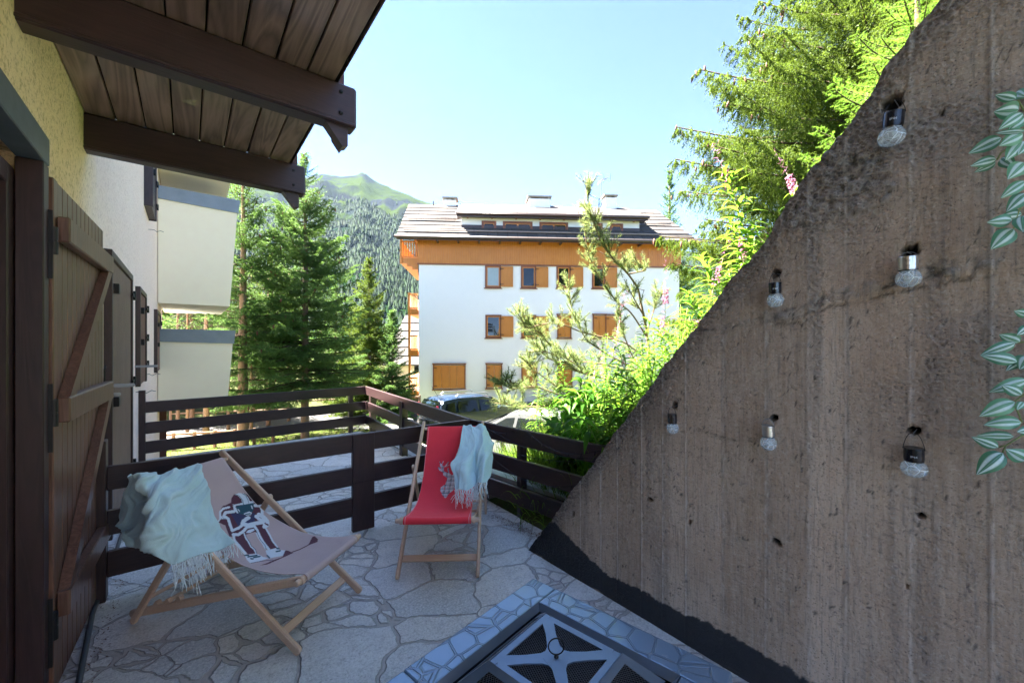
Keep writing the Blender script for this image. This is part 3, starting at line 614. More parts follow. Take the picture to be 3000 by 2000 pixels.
def wirehook(y, z): MB().tube([(-.53, y, z), (-.45, y, z+.005), (-.42, y+.02, z-.02), (-.37, y+.03, z+.01), (-.33, y+.04, z-.005)], .004, 5).build('wire_hook', M['black_iron'], hb, world=True)
wirehook(8.1, 1.16); wirehook(7.0, 1.0); wirehook(9.2, 3.55)
# shutters closed over the other openings
def closed(name, y0, y1, za, zb, m, x=-.52, fr=.06, out=.05):
    q = MB().box(x-.02, x+out, y0, y0+fr, za, zb, .004).box(x-.02, x+out, y1-fr, y1, za, zb, .004).box(x-.02, x+out, y0+fr, y1-fr, zb-fr, zb-.0, .004)
    s_ = q.build(name, M['dark_wood_z'], hb, world=True); r_ = MB(); y = y0+fr+.002
    while y < y1-fr-.01: r_.box(x-.01, x+out-.016, y, min(y+.062, y1-fr), za+.01, zb-fr-.002, .006); y += .065
    r_.build('shutter_boards', m, s_, world=True)
    for z in (za+.25, (za+zb)/2, zb-.22): MB().box(x+out, x+out+.012, y1-.16, y1+.03, z-.018, z+.018, .003).lathe((x+out+.010, y1+.0, z-.05), [(.014, 0), (.014, .1)], 8).build('hinge', M['black_iron'], s_, world=True)
    for z in ((za+zb)/2-.07, zb-.3): MB().box(x+out-.012, x+out+.03, y0+.10, y0+.18, z-.04, z+.04, .004).build('latch', M['black_iron'], s_, world=True)
closed('door_shutter', 4.50, 6.08, .05, 2.36, M['door_wood'])
closed('window_shutter', 6.95, 8.0, 1.07, 2.34, wood('reddish shutter boards', (.08, .03, .022), (.22, .10, .07), 'z', 7, .5))
closed('window_shutter', 10.6, 12.0, 1.05, 2.30, wood('reddish shutter boards far', (.10, .035, .025), (.25, .11, .08), 'z', 7, .5))
closed('window_shutter', 8.3, 9.3, 3.72, 5.0, M['dark_wood_z'], out=.10)
# cream balcony boxes farther along
def bbox(za, zb, xt, xb, y0=11.8, y1=15.2, cop=True, lab=None):
    pr = MB().prism([(-.515, y0, za), (xb, y0, za), (xt, y0, zb), (-.515, y0, zb)], (0, y1-y0, 0)); o = pr.build('balcony_box', M['cream'], hb, world=True)
    if cop: MB().prism([(-.515, y0-.03, zb-.26), (xt-.0, y0-.03, zb-.30), (xt+.035, y0-.03, zb+.015), (-.515, y0-.03, zb+.025)], (0, y1-y0+.06, 0)).build('coping', M['zinc'], o, world=True)
bbox(2.52, 5.07, .95, .78); bbox(.16, 1.93, .86, .73); bbox(5.50, 7.9, .95, .80, cop=False)
MB().box(-.6, .95, 11.75, 15.3, 7.9, 8.0).build('roof_edge', M['dark_wood_x'], hb, world=True)
MB().box(-.524, -.40, 12.6, 12.75, -1.8, .9).build('corner_board', M['red_wood'], hb, world=True)

# black hose and dead leaves along the foot of the shutter
tag(MB().tube([(-.40, 1.6, .02), (-.36, 2.3, .022), (-.40, 2.75, .02), (-.44, 3.4, .02), (-.43, 4.2, .02), (-.44, 5.5, .02)], .013, 8).build('hose', simple('dark grey hose', (.05, .06, .07), .45), smooth=True), 'dark grey hose lying on the paving along the foot of the open shutter', 'hose')

# ================================================================== BOARD RAILINGS
def rail_run(root, A_, B_, n_boards=((.68, .83), (.395, .55), (.13, .29)), th=.04, side=1):
    A_ = np.array(A_, float); B_ = np.array(B_, float); d = (B_-A_)/np.linalg.norm(B_-A_)
    ax = M['dark_wood_x'] if abs(d[0]) > abs(d[1]) else M['dark_wood_y']
    for z0_, z1_ in n_boards:
        MB().beam((*A_, (z0_+z1_)/2), (*B_, (z0_+z1_)/2), th, z1_-z0_, bev=.004).build('board', ax, root, world=True)
def post(root, x, y, w_, d_, z0_, z1_, ang=0., name='post'):
    MB().obox((x, y, (z0_+z1_)/2), (math.cos(ang), math.sin(ang), 0), (-math.sin(ang), math.cos(ang), 0), (0, 0, 1), w_, d_, z1_-z0_, .004).build(name, M['dark_wood_z'], root, world=True)
r1 = thing('board_railing', 'dark brown three-board railing dividing the two terraces, behind the deck chairs', 'railing', (.9, 3.6, 0), group=None)
rail_run(r1, (-.40, 3.62), (2.27, 3.56)); post(r1, 1.19, 3.572, .185, .05, .0, .832, -.02); post(r1, -.425, 3.60, .05, .10, .0, 1.0)
MB().box(1.0955, 1.2825, 3.545, 3.549, .418, .421).build('post_joint', M['gap'], r1, world=True)
r2_ = thing('board_railing', 'dark brown board railing at the far edge of the neighbouring terrace, below the trees', 'railing', (1, 7.5, 0))
rail_run(r2_, (-.47, 7.40), (2.58, 7.62)); post(r2_, -.50, 7.40, .10, .07, -.05, .985); post(r2_, 2.33, 7.68, .07, .09, -.6, .80)
r3 = thing('board_railing', 'dark brown board railing running between the two corners, beside the car park', 'railing', (2.4, 5.5, 0))
rail_run(r3, (2.595, 7.60), (2.30, 3.585)); post(r3, 2.72, 7.62, .11, .09, -.8, .74); post(r3, 2.45, 5.6, .09, .10, -.3, .78)
r4 = thing('board_railing', 'dark brown board railing strung with fairy lights, running behind the concrete wall', 'railing', (2.4, 2.7, 0))
rail_run(r4, (2.29, 3.56), (2.525, 1.75)); post(r4, 2.43, 2.9, .07, .07, -.1, .80, 1.4)
# grey wooden edging below the corner railing and the stone-capped kerb
t_ = thing('garden_kerb', 'low stone-capped concrete kerb holding back the grass behind the fairy-light railing', 'kerb', (2.5, 3, 0))
pts = [(2.40, 3.62), (2.44, 3.2), (2.54, 2.42), (2.66, 1.5)]
mb = MB(); mc = MB()
for a, c_ in zip(pts[:-1], pts[1:]):
    mb.prism([(a[0], a[1], -.1), (c_[0], c_[1], -.1), (c_[0], c_[1], .262), (a[0], a[1], .262)], (.16, .02, 0)); mc.prism([(a[0]-.015, a[1], .2621), (c_[0]-.015, c_[1], .2621), (c_[0]-.015, c_[1], .30), (a[0]-.015, a[1], .30)], (.20, .02, 0))
mb.build('kerb_wall', simple('stained kerb concrete', (.11, .095, .08), .9, .5, 14, .6), t_, world=True); mc.build('capping', simple('pale kerb stone', (.42, .43, .41), .8, .3, 14, .4), t_, world=True)
# timber sleeper outside the corner railing
tag(MB().prism([(2.46, 3.66, -.08), (2.95, 3.7, -.08), (3.0, 7.4, -.08), (2.62, 7.45, -.08)], (0, 0, .075)).build('path', simple('pale path concrete', (.40, .40, .39), .85, .2, 12, .3)), kind='structure')
# ================================================================== WHITE APARTMENT BUILDING
P0 = atD(1227, CY, 22.7)[:2]; P1 = atD(1990, CY, 23.8)[:2]; FD = P1-P0; FL = np.linalg.norm(FD); FD = FD/FL; IN = np.array((-FD[1], FD[0]))   # along the facade, into the building
def fp(x, y, z): q = P0+FD*x+IN*y; return np.array((q[0], q[1], z))
def fac(u, v, y=0.):                                    # sight line -> local x, z on the plane y behind the facade
    r = ray(u, v); o = P0+IN*y; Mx = np.array([[r[0], -FD[0]], [r[1], -FD[1]]]); k, x = np.linalg.solve(Mx, o); return x, HC+r[2]*k
class FB(MB):
    def fbox(s, x0, x1, y0, y1, z0, z1, bev=0.): return s.obox(fp((x0+x1)/2, (y0+y1)/2, (z0+z1)/2), (*FD, 0), (*IN, 0), (0, 0, 1), x1-x0, y1-y0, z1-z0, bev)
M['white_wall'] = simple('white painted render', (.82, .81, .79), .9, .025, 3, .12)
M['shut_o'] = wood('orange shutter panels', (.42, .14, .018), (.62, .25, .040), 'z', 2.0, .45, .1, .3)
M['curtain'] = simple('window glass with net curtain behind', (.30, .36, .36), .08, .15, 3)
gz_ = float(ground_z(*P0))
ab = thing('apartment_building', 'white four-storey block with orange larch cladding and stone slab roof across the car park', 'building', (*P0, gz_))
ab.rotation_euler = (0, 0, math.atan2(FD[1], FD[0]))
ZC = fac(1223, 772)[1]; ZE = 7.38; DEP = 7.2
FB().fbox(0, FL, 0, DEP, gz_-1.5, ZC).build('wall', M['white_wall'], ab, world=True)
FB().fbox(-.02, FL+.02, -.02, .0-.001, gz_-.6, gz_+.12).build('plinth', simple('grey plinth', (.2, .2, .2), .9), ab, world=True)
cl = FB(); x = -.06; k = 0
while x < FL+.06: cl.fbox(x, min(x+.128, FL+.10), -.05-.006*(k % 2), .02, ZC-.02, ZE+.25, .006); x += .131; k += 1
cl.build('cladding', M['orange_wood'], ab, world=True)
FB().fbox(-.06, 0.0, .021, DEP, ZC-.02, ZE+.25).fbox(FL, FL+.10, .021, DEP, ZC-.02, ZE+.25).fbox(0, FL, .03, DEP, ZC+.001, ZE+.24).build('side_cladding', M['orange_wood'], ab, world=True)
FB().fbox(-.08, FL+.12, -.075, -.045, ZC-.06, ZC+.02).build('cladding_trim', M['frame_wood'], ab, world=True)
# roof
xl = fac(1160, 700, -.8)[0]; xr = fac(2050, 712, -.8)[0]; RH = 10.35; RY = 2.9; xrr = fac(1925, 621, RY)[0]; xll = fac(1197, 600, RY)[0]
t = newmat('stone slab roof'); tcn = t.n('TexCoord', out=3); br = t.n('TexBrick', Vector=tcn, Scale=1.0, Mortar_Size=.035, Brick_Width=.55, Row_Height=10., Color1=(.058, .053, .050), Color2=(.090, .083, .078), Mortar=(.05, .043, .04))
n_ = t.noise(3, 5, .7, t.n('Mapping', Vector=tcn, Scale=(1, .25, 1)))
c = t.mix(t.ramp(n_, (.35, 0), (.7, .7)), br, (.08, .07, .065)); slabm = t.out(t.bsdf(c, .85, t.bump(n_, .5, .03), Specular_IOR_Level=.15))
def rp(x, y): return fp(x, y, ZE+.02+(RH-ZE)*(y+.8)/(RY+.8))
nrow = 9; sv = []; sf = []
rr_ = FB()
for i in range(nrow):
    ya = -.8+(RY+.8)*i/nrow; yb = -.8+(RY+.8)*(i+1)/nrow+.12
    f0 = i/nrow; f1_ = min(1, (i+1)/nrow+.03); a0 = xl+(xll-xl)*f0; a1 = xl+(xll-xl)*f1_; b0 = xr+(xrr-xr)*f0; b1 = xr+(xrr-xr)*f1_
    e = np.array((0, 0, .075)); rr_.prism([rp(a0, ya)+e, rp(b0, ya)+e, rp(b1, yb)+e*.1, rp(a1, yb)+e*.1], (0, 0, -.07))
ro = rr_.build('roof', slabm, ab, world=True)
FB().prism([rp(xll, RY), rp(xrr, RY), fp(xrr, RY*2+1, ZE), fp(xll, RY*2+1, ZE)], (0, 0, -.1)).build('rear_roof_slope', M['brown_metal'], ab, world=True)
FB().prism([fp(-.06, .0, ZE+.24), fp(-.06, RY, RH-.25), fp(-.06, DEP-.2, ZE+.24)], (*(FD*(FL+.1)), 0)).build('gable', M['orange_wood'], ab, world=True)
FB().prism([fp(xl+.02, -.82, ZE+.07), fp(xl+.02, -.82, ZE-.12), fp(xl+.02, -.02, ZE+.10), fp(xl+.02, -.02, ZE+.5)], (*(FD*(xr-xl-.04)), 0)).build('eaves', M['brown_metal'], ab, world=True)
def gutter(x0, x1, y, z, r=.07, name='gutter'):
    return FB().tube([fp(x0, y, z), fp((x0+x1)/2, y, z-.01), fp(x1, y, z)], r, 10).build(name, M['brown_metal'], ab, world=True, smooth=True)
gutter(xl-.05, xr+.05, -.93, ZE+.02, .085)
for yy in (-.35, .9): 
    FB().tube([fp(xl+.3, yy, rp(0, yy)[2]+.17), fp(fac(1345, 640, yy)[0] if yy > 0 else xr-.2, yy, rp(0, yy)[2]+.17)], .045, 8).build('snow_rail', simple('snow rail wood', (.25, .2, .17), .7, .3, 5), ab, world=True, smooth=True)
FB().tube([fp(fac(1890, 650, .9)[0], .9, rp(0, .9)[2]+.17), fp(xr-.9, .9, rp(0, .9)[2]+.17)], .045, 8).build('snow_rail', bpy.data.materials['snow rail wood'], ab, world=True, smooth=True)
for i in range(14):
    xx = xl+1+i*(xr-xl-2)/13; FB().fbox(xx-.05, xx+.05, -.7, -.06, ZE-.10, ZE+.0).build('rafter_end', M['brown_metal'], ab, world=True)
# dormer
DY = .25; dx0 = fac(1352, 660, DY)[0]; dx1 = fac(1873, 660, DY)[0]; dz0 = rp(0, DY)[2]+.02; dz1 = fac(1500, 638, DY)[1]+.02
FB().fbox(dx0, dx1, DY, 2.6, dz0-.5, dz1).build('dormer_wall', M['white_wall'], ab, world=True)
FB().fbox(dx0-.01, dx1+.01, DY-.03, DY-.001, dz0-.02, dz0+.17).build('dormer_flashing', M['brown_metal'], ab, world=True)
ex0 = fac(1337, 630, DY-.5)[0]; ex1 = fac(1900, 640, DY-.5)[0]; ez = fac(1500, 634, DY-.5)[1]
FB().prism([fp(ex0, DY-.5, ez+.22), fp(ex1, DY-.5, ez+.22), fp(ex1-.2, RY+.1, RH+.22), fp(ex0, RY+.1, RH+.22)], (0, 0, -.10)).build('dormer_roof', slabm, ab, world=True)
FB().fbox(ex0+.02, ex1-.02, DY-.48, DY-.42, ez-.05, ez+.12).fbox(ex0+.02, ex1-.02, DY-.42, DY+.3, ez+.02, ez+.10).build('dormer_fascia', M['brown_metal'], ab, world=True)
gutter(ex0-.03, ex1+.03, DY-.56, ez+.10, .07); gutter(ex0+.2, ex1-.1, DY+.15, ez+.50, .045, 'snow_rail')
FB().prism([fp(dx0, DY, dz1), fp(dx0, 2.6, dz1), fp(dx0, 2.6, RH)], (*(FD*(dx1-dx0)), 0)).build('dormer_gable', M['white_wall'], ab, world=True)
for i in range(8): xx = dx0+.35+i*(dx1-dx0-.7)/7; FB().fbox(xx-.05, xx+.05, DY-.4, DY, dz1-.12, dz1-.0).build('dormer_rafter', M['frame_wood'], ab, world=True)
def win(u0, v0, u1, v1, yp=0., sash=1, m='glass_dark', fr=.09):
    (x0, z1_), (x1, z0_) = fac(u0, v0, yp), fac(u1, v1, yp)
    o = FB().fbox(x0, x0+fr, yp-.05, yp+.06, z0_, z1_, .006).fbox(x1-fr, x1, yp-.05, yp+.06, z0_, z1_, .006).fbox(x0+fr, x1-fr, yp-.048, yp+.06, z1_-fr, z1_, .006).fbox(x0+fr, x1-fr, yp-.048, yp+.06, z0_, z0_+fr, .006).build('window', M['frame_wood'], ab, world=True)
    FB().fbox(x0-.06, x1+.06, yp-.10, yp-.051, z0_-.05, z0_+.0).build('sill', M['frame_wood'], o, world=True)
    w_ = (x1-x0-2*fr)/sash
    for k in range(sash):
        a = x0+fr+k*w_; FB().fbox(a+.05, a+w_-.05, yp-.02, yp-.012, z0_+fr+.05, z1_-fr-.05).build('pane', M[m], o, world=True)
        FB().fbox(a, a+.05, yp-.03, yp+.03, z0_+fr, z1_-fr).fbox(a+w_-.05, a+w_, yp-.03, yp+.03, z0_+fr, z1_-fr).fbox(a+.05, a+w_-.05, yp-.029, yp+.03, z0_+fr, z0_+fr+.05).fbox(a+.05, a+w_-.05, yp-.029, yp+.03, z1_-fr-.05, z1_-fr).build('sash', M['orange_wood'], o, world=True)
    return o
def shutp(u0, v0, u1, v1, yp=0., pan=1, closed_=False, parent=None):
    (x0, z1_), (x1, z0_) = fac(u0, v0, yp), fac(u1, v1, yp); n = pan; w_ = (x1-x0)/n
    b_ = FB()
    for k in range(n):
        a = x0+k*w_+.006; c_ = x0+(k+1)*w_-.006
        b_.fbox(a, c_, yp-.075, yp-.055, z0_, z1_, .003)
        for (p0, p1, q0, q1) in ((a, a+.06, z0_, z1_), (c_-.06, c_, z0_, z1_), (a+.06, c_-.06, z0_, z0_+.09), (a+.06, c_-.06, z1_-.09, z1_)): b_.fbox(p0, p1, yp-.10, yp-.0751, q0, q1, .005)
    o = b_.build('shutter', M['shut_o'], ab, world=True)
    for zz_ in (z0_+.12, z1_-.16): FB().fbox(x0-.01, x0+.16, yp-.112, yp-.101, zz_, zz_+.035).fbox(x0-.03, x0+.002, yp-.115, yp-.09, zz_-.06, zz_+.09).build('hinge', M['black_iron'], o, world=True)
for (u0, v0, u1, v1, sh_) in [(1421, 777, 1468, 844, 1503), (1526, 778, 1571, 845, 1606), (1630, 779, 1672, 845, 1708), (1734, 780, 1773, 846, 1807), (1422, 922, 1469, 990, 1504), (1527, 922, 1571, 990, 1607)]:
    win(u0, v0, u1, v1, m='curtain' if (u0, v0) == (1421, 777) else 'glass_dark'); shutp(u1-1, v0+4, sh_, v1-3)
for (u0, v0, u1, v1, k) in [(1269, 1067, 1364, 1139, 4), (1424, 1066, 1471, 1136, 2), (1527, 1064, 1573, 1133, 2), (1632, 922, 1673, 990, 2), (1633, 1063, 1676, 1131, 2), (1736, 922, 1775, 990, 2), (1772, 923, 1807, 988, 1)]:
    (x0, z1_), (x1, z0_) = fac(u0, v0), fac(u1, v1); FB().fbox(x0, x0+.06, -.12, 0, z0_, z1_).fbox(x1-.06, x1, -.12, 0, z0_, z1_).fbox(x0-.04, x1+.04, -.13, 0, z1_, z1_+.06).fbox(x0-.05, x1+.05, -.14, 0, z0_-.06, z0_).build('shutter_frame', M['frame_wood'], ab, world=True)
    shutp(u0+3, v0+3, u1-3, v1-3, pan=k)
for (u0, u1, k) in [(1411, 1454, 1), (1473, 1560, 2), (1580, 1664, 2), (1738, 1765, 1), (1786, 1825, 1)]:
    v0 = 647+(u0-1411)*.022; win(u0, v0, u1, v0+30, yp=DY, sash=k, fr=.12)
# side balconies at the left corner
def balc(u0, va, vb, ph, dn=0):
    x0 = fac(u0, va, .2)[0]; z1_ = fac(u0, va, .2)[1]; z0_ = fac(u0, vb, .2)[1]; b_ = FB().fbox(x0, -.065, .12, 6.0, z0_, z0_+.32).fbox(x0-.02, -.066, .10, .16, z1_-.08, z1_, .006).fbox(x0-.02, x0+.05, .10, 6.0, z1_-.081, z1_-.001).fbox(x0-.02, x0+.10, .06, .20, z0_-.02, z1_+ph)
    o = b_.build('balcony', M['orange_wood'], ab, world=True); n = 6; w_ = (-.1-x0-.12)/n; q = FB()
    for k in range(n): q.fbox(x0+.14+k*w_, x0+.14+k*w_+w_*.55, .115, .145, z0_+.38, z1_-.08)
    for k in range(30): q.fbox(x0-.0, x0+.025, .3+k*.18, .3+k*.18+.10, z0_+.38, z1_-.08)
    q.fbox(x0+.1, -.07, .11, .15, z0_+.33, z0_+.40); q.build('balusters', M['orange_wood'], o, world=True)
    for k in range(dn): FB().fbox(x0+.35+k*.30, -.066, .14+.0*k, 5.8, z0_-.17*(k+1)+.001, z0_-.17*k-.001).build('corbel', M['orange_wood'], o, world=True)
balc(1174, 706, 772, .5, 4); balc(1197, 860, 922, 0.05, 0); balc(1198, 982, 1042, 1.6, 0); balc(1199, 1104, 1165, 1.6, 0)
# chimneys
def chim(u0, u1, v0, v1, yp, cap=.10, m='white_wall', w_=.7):
    (x0, z1_), (x1, z0_) = fac(u0, v0, yp), fac(u1, v1, yp); c0 = FB().fbox(x0, x1, yp, yp+w_, z0_-.8, z1_-.18); c0.build('chimney', M[m], ro, world=True)
    q = FB().fbox(x0-cap, x1+cap, yp-cap, yp+w_+cap, z1_-.07, z1_)
    for a in (x0+.02, x1-.12): q.fbox(a, a+.10, yp+.02, yp+.12, z1_-.1799, z1_-.0701); q.fbox(a, a+.10, yp+w_-.12, yp+w_-.02, z1_-.1799, z1_-.0701)
    q.fbox((x0+x1)/2-.06, (x0+x1)/2+.06, yp+.1, yp+w_-.1, z1_-.1799, z1_-.0701); q.build('chimney_cap', simple('grey cap stone', (.33, .32, .30), .8), ro, world=True)
chim(1300, 1336, 577, 603, RY); chim(1550, 1612, 573, 612, 2.2, w_=1.1); chim(1773, 1806, 570, 618, 2.4, w_=.6); chim(1702, 1730, 598, 620, 2.6)
FB().tube([fp(fac(1270, 600, RY)[0], RY, RH-.1), fp(fac(1270, 600, RY)[0], RY, RH+.32)], .04, 6).build('vent_pipe', M['brown_metal'], ro, world=True)
an = thing('antenna', 'pale television antenna on a thin mast above the white building roof', 'antenna', tuple(fp(fac(1762, 615, RY)[0], RY, RH-.1)))
xa = fac(1762, 615, RY)[0]; ztop = fac(1762, 520, RY)[1]
FB().tube([fp(xa, RY, RH-.1), fp(xa, RY, ztop-.25)], .022, 6).build('mast', M['grey_iron'], an, world=True)
q = FB(); aw = M['grey_iron']
for k in range(7): yk = RY-.7+k*.2; q.tube([fp(xa-.45+.06*k, yk, ztop-.5+.03*k), fp(xa+.25-.06*k, yk, ztop-.3+.03*k)], .012, 4)
q.tube([fp(xa-.1, RY-.8, ztop-.4), fp(xa-.1, RY+.8, ztop-.25)], .018, 4)
for k in range(6): q.tube([fp(xa-.0, RY-.5, ztop-.55+k*.10), fp(xa+.45, RY-.5, ztop-.45+k*.10)], .010, 4)
q.tube([fp(xa, RY-.5, ztop-.6), fp(xa+.0, RY-.5, ztop+.05)], .012, 4).tube([fp(xa+.45, RY-.5, ztop-.45), fp(xa+.45, RY-.5, ztop+.1)], .012, 4); q.build('elements', aw, an, world=True)
ck = thing('overhead_cable', 'thin cable strung above the white building roof ridge', 'cable', tuple(fp(fac(1300, 596, RY)[0], RY+.3, RH+.6)))
xa0 = fac(1335, 592, RY)[0]; xa1 = fac(1762, 604, RY)[0]; FB().tube([fp(xa0+(xa1-xa0)*k/10, RY+.3, RH+.42-.12*math.sin(math.pi*k/10)) for k in range(11)], .012, 4).build('wire', M['grey_iron'], ck, world=True)

# small slab-roofed house behind, between trees and white block
hs_ = atD(1190, 1000, 38); sh2 = thing('small_house', 'small house with pale slab roof half hidden between the trees and the white block', 'house', (hs_[0], hs_[1], -1.7))
def cp(l, d, z): return np.array((FW[0]*d+RT[0]*l, FW[1]*d+RT[1]*l, z))
a0 = (1120-CX)/FPX*38; a1 = (1290-CX)/FPX*38
mb = MB().prism([cp(a0+.4, 38.4, -1.9), cp(a1-.4, 38.4, -1.9), cp(a1-.4, 38.4, .0), cp(a0+.4, 38.4, .0)], (FW[0]*6, FW[1]*6, 0)); mb.build('wall', simple('yellowish render', (.62, .50, .32), .9), sh2, world=True)
for i in range(6):
    f0 = i/6; f1_ = (i+1)/6+.02; zA = -.35; zB = HC+84/FPX*43
    MB().prism([cp(a0+f0*.8, 38+f0*5, zA+(zB-zA)*f0+.12), cp(a1, 38+f0*5, zA+(zB-zA)*f0+.12), cp(a1, 38+f1_*5, zA+(zB-zA)*f1_), cp(a0+f1_*.8, 38+f1_*5, zA+(zB-zA)*f1_)], (0, 0, -.10)).build('roof_course', slabm, sh2, world=True)
sh2w = MB().prism([cp(a0+2.9, 38.38, -1.2), cp(a0+3.6, 38.38, -1.2), cp(a0+3.6, 38.38, -.2), cp(a0+2.9, 38.38, -.2)], (FW[0]*.05, FW[1]*.05, 0)); sh2w.build('window', M['glass_dark'], sh2, world=True)

# ================================================================== CARS
def car(name, label, loc, yaw, L, W, Hh, col, prof, z_belt, wins, rails=False):
    """prof: side outline (x,z) from rear bumper clockwise over the roof to the front; built by sections with tumblehome"""
    c_ = thing(name, label, 'car', loc, yaw); n = 15; ys = np.linspace(-1, 1, n); prof = np.array(prof, float)
    pm = newmat(label[:12]+' paint'); pm_ = pm.out(pm.bsdf(col, .25, Metallic=.2, Coat_Weight=1., Coat_Roughness=.04))
    V = []; 
    k = len(prof)
    for y in ys:
        tum = np.where(prof[:, 1] > z_belt, 1-.28*(prof[:, 1]-z_belt)/(Hh-z_belt), 1)
        yy = y*W/2*tum; sh_ = 1-.035*abs(y)**4; cr = np.where(prof[:, 1] > z_belt, 1-.05*abs(y)**3, 1)
        V += [(prof[i, 0]*sh_, yy[i], prof[i, 1]*cr[i]) for i in range(k)]
    mb = MB(); mb.v = V; mb.f = [(a*k+i, a*k+(i+1) % k, (a+1)*k+(i+1) % k, (a+1)*k+i) for a in range(n-1) for i in range(k)]+[tuple(range(k)), tuple(range((n-1)*k, n*k))[::-1]]
    bo = mb.build('body', pm_, c_); autosmooth(bo, 40)
    def side(x, z, s_): tm = 1-.28*max(0, z-z_belt)/(Hh-z_belt); return (x, s_*(W/2*tm+.004), z*(1-.05*(z > z_belt)))
    for s_ in (-1, 1):
        for wn in wins['side']: MB().prism([side(x, z, s_) for x, z in wn], (0, s_*.006, 0)).build('side_window', M['glass_dark'], c_)
    for (x0, z0_, x1, z1_) in wins['end']:
        ty = lambda z: W/2*(1-.28*(z-z_belt)/(Hh-z_belt))*.88
        d = np.array((z1_-z0_, 0, x0-x1)); d = d/np.linalg.norm(d)*(.02 if x1 < x0 else -.02) if x0 > 0 else np.array((-.02, 0, .0))
        sg = 1 if x0 > 0 else -1; d = np.array((sg*.03, 0, .02))
        MB().prism([(x0, -ty(z0_), z0_), (x0, ty(z0_), z0_), (x1, ty(z1_), z1_*.985), (x1, -ty(z1_), z1_*.985)], tuple(d)).build('windscreen' if sg > 0 else 'rear_window', M['glass_dark'], c_)
    for s_ in (-1, 1):
        for x in (-L*.31, L*.31):
            wl = MB().lathe((x, s_*(W/2-.17), .31), [(.20, 0), (.30, .0), (.315, .03), (.315, .17), (.29, .19), (.20, .185)], 22, (0, s_, 0)).build('wheel', simple('tyre', (.02, .02, .02), .8), c_)
            MB().lathe((x, s_*(W/2-.17), .31), [(.19, .10), (.19, .182), (.05, .17), (.03, .185)], 10, (0, s_, 0)).build('rim', M['grey_iron'], wl)
        MB().obox((L*.485, s_*W*.36, .68), (1, 0, 0), (0, 1, 0), (0, 0, 1), .06, .30, .16, .03).build('headlight', glassmat('lamp glass', (.6, .62, .64)), c_)
        MB().obox((-L*.487+.02, s_*W*.42, 1.02), (1, 0, 0), (0, 1, 0), (0, 0, 1), .07, .13, .48, .03).build('tail_light', simple('red lamp', (.55, .01, .02), .2), c_)
        MB().obox((L*.20, s_*(W/2+.10), z_belt+.06), (1, 0, 0), (0, 1, 0), (0, 0, 1), .10, .20, .13, .03).build('wing_mirror', pm_, c_)
        if rails: MB().tube([(-.9, s_*W*.32, Hh-.01), (-.82, s_*W*.32, Hh+.05), (.35, s_*W*.32, Hh+.05), (.48, s_*W*.32, Hh-.03)], .018, 6).build('roof_rail', M['grey_iron'], c_)
    MB().obox((0, 0, .30), (1, 0, 0), (0, 1, 0), (0, 0, 1), L*.9, W*.93, .16, .03).build('sill_trim', M['black_iron'], c_)
    if rails: MB().tube([(-1.25, 0, Hh-.12), (-1.55, 0, Hh+.35)], .006, 5).build('aerial', M['black_iron'], c_)
    return c_
def gl(u, d): r = ray(u, CY); return (float(r[0]*d), float(r[1]*d), float(ground_z(r[0]*d, r[1]*d)))
x_, y_, z_ = gl(1375, 15.0)
car('parked_car', 'dark blue hatchback with roof rails and red tail light parked before the white block', (x_, y_, z_+.02), math.atan2(FD[1], FD[0])+.62, 3.55, 1.6, 1.50, (.012, .028, .06),
    [(-1.72, .35), (-1.76, .6), (-1.72, .95), (-1.60, 1.30), (-1.45, 1.46), (-1.0, 1.50), (.2, 1.49), (.55, 1.40), (1.05, 1.05), (1.55, .95), (1.72, .80), (1.76, .5), (1.72, .32), (1.2, .25), (-1.2, .25)], .98,
    dict(side=[[(-1.42, 1.04), (-1.05, 1.04), (-1.02, 1.38), (-1.30, 1.36)], [(-.95, 1.02), (-.12, 1.00), (-.14, 1.40), (-.90, 1.40)], [(-.02, 1.0), (.78, 1.0), (.42, 1.36), (-.02, 1.40)]], end=[(.98, 1.09, .56, 1.38), (-1.69, 1.02, -1.52, 1.38)]), rails=True)
x_, y_, z_ = gl(1556, 11.2)
car('parked_car', 'white car parked nearest the railing corner, only its roof and windscreen showing', (x_, y_, z_+.02), math.atan2(FD[1], FD[0])+2.6, 3.9, 1.65, 1.42, (.16, .165, .17),
    [(-1.85, .35), (-1.92, .6), (-1.88, .9), (-1.62, 1.22), (-1.25, 1.37), (-.7, 1.42), (.1, 1.40), (.4, 1.34), (1.05, .98), (1.65, .86), (1.88, .70), (1.92, .45), (1.85, .30), (1.2, .25), (-1.2, .25)], .93,
    dict(side=[[(-1.3, 1.0), (-.75, .98), (-.72, 1.28), (-1.1, 1.26)], [(-.66, .98), (.1, .96), (.08, 1.30), (-.62, 1.30)], [(.18, .96), (.9, .96), (.42, 1.27), (.18, 1.30)]], end=[(1.0, 1.03, .45, 1.31), (-1.66, 1.06, -1.34, 1.30)]))

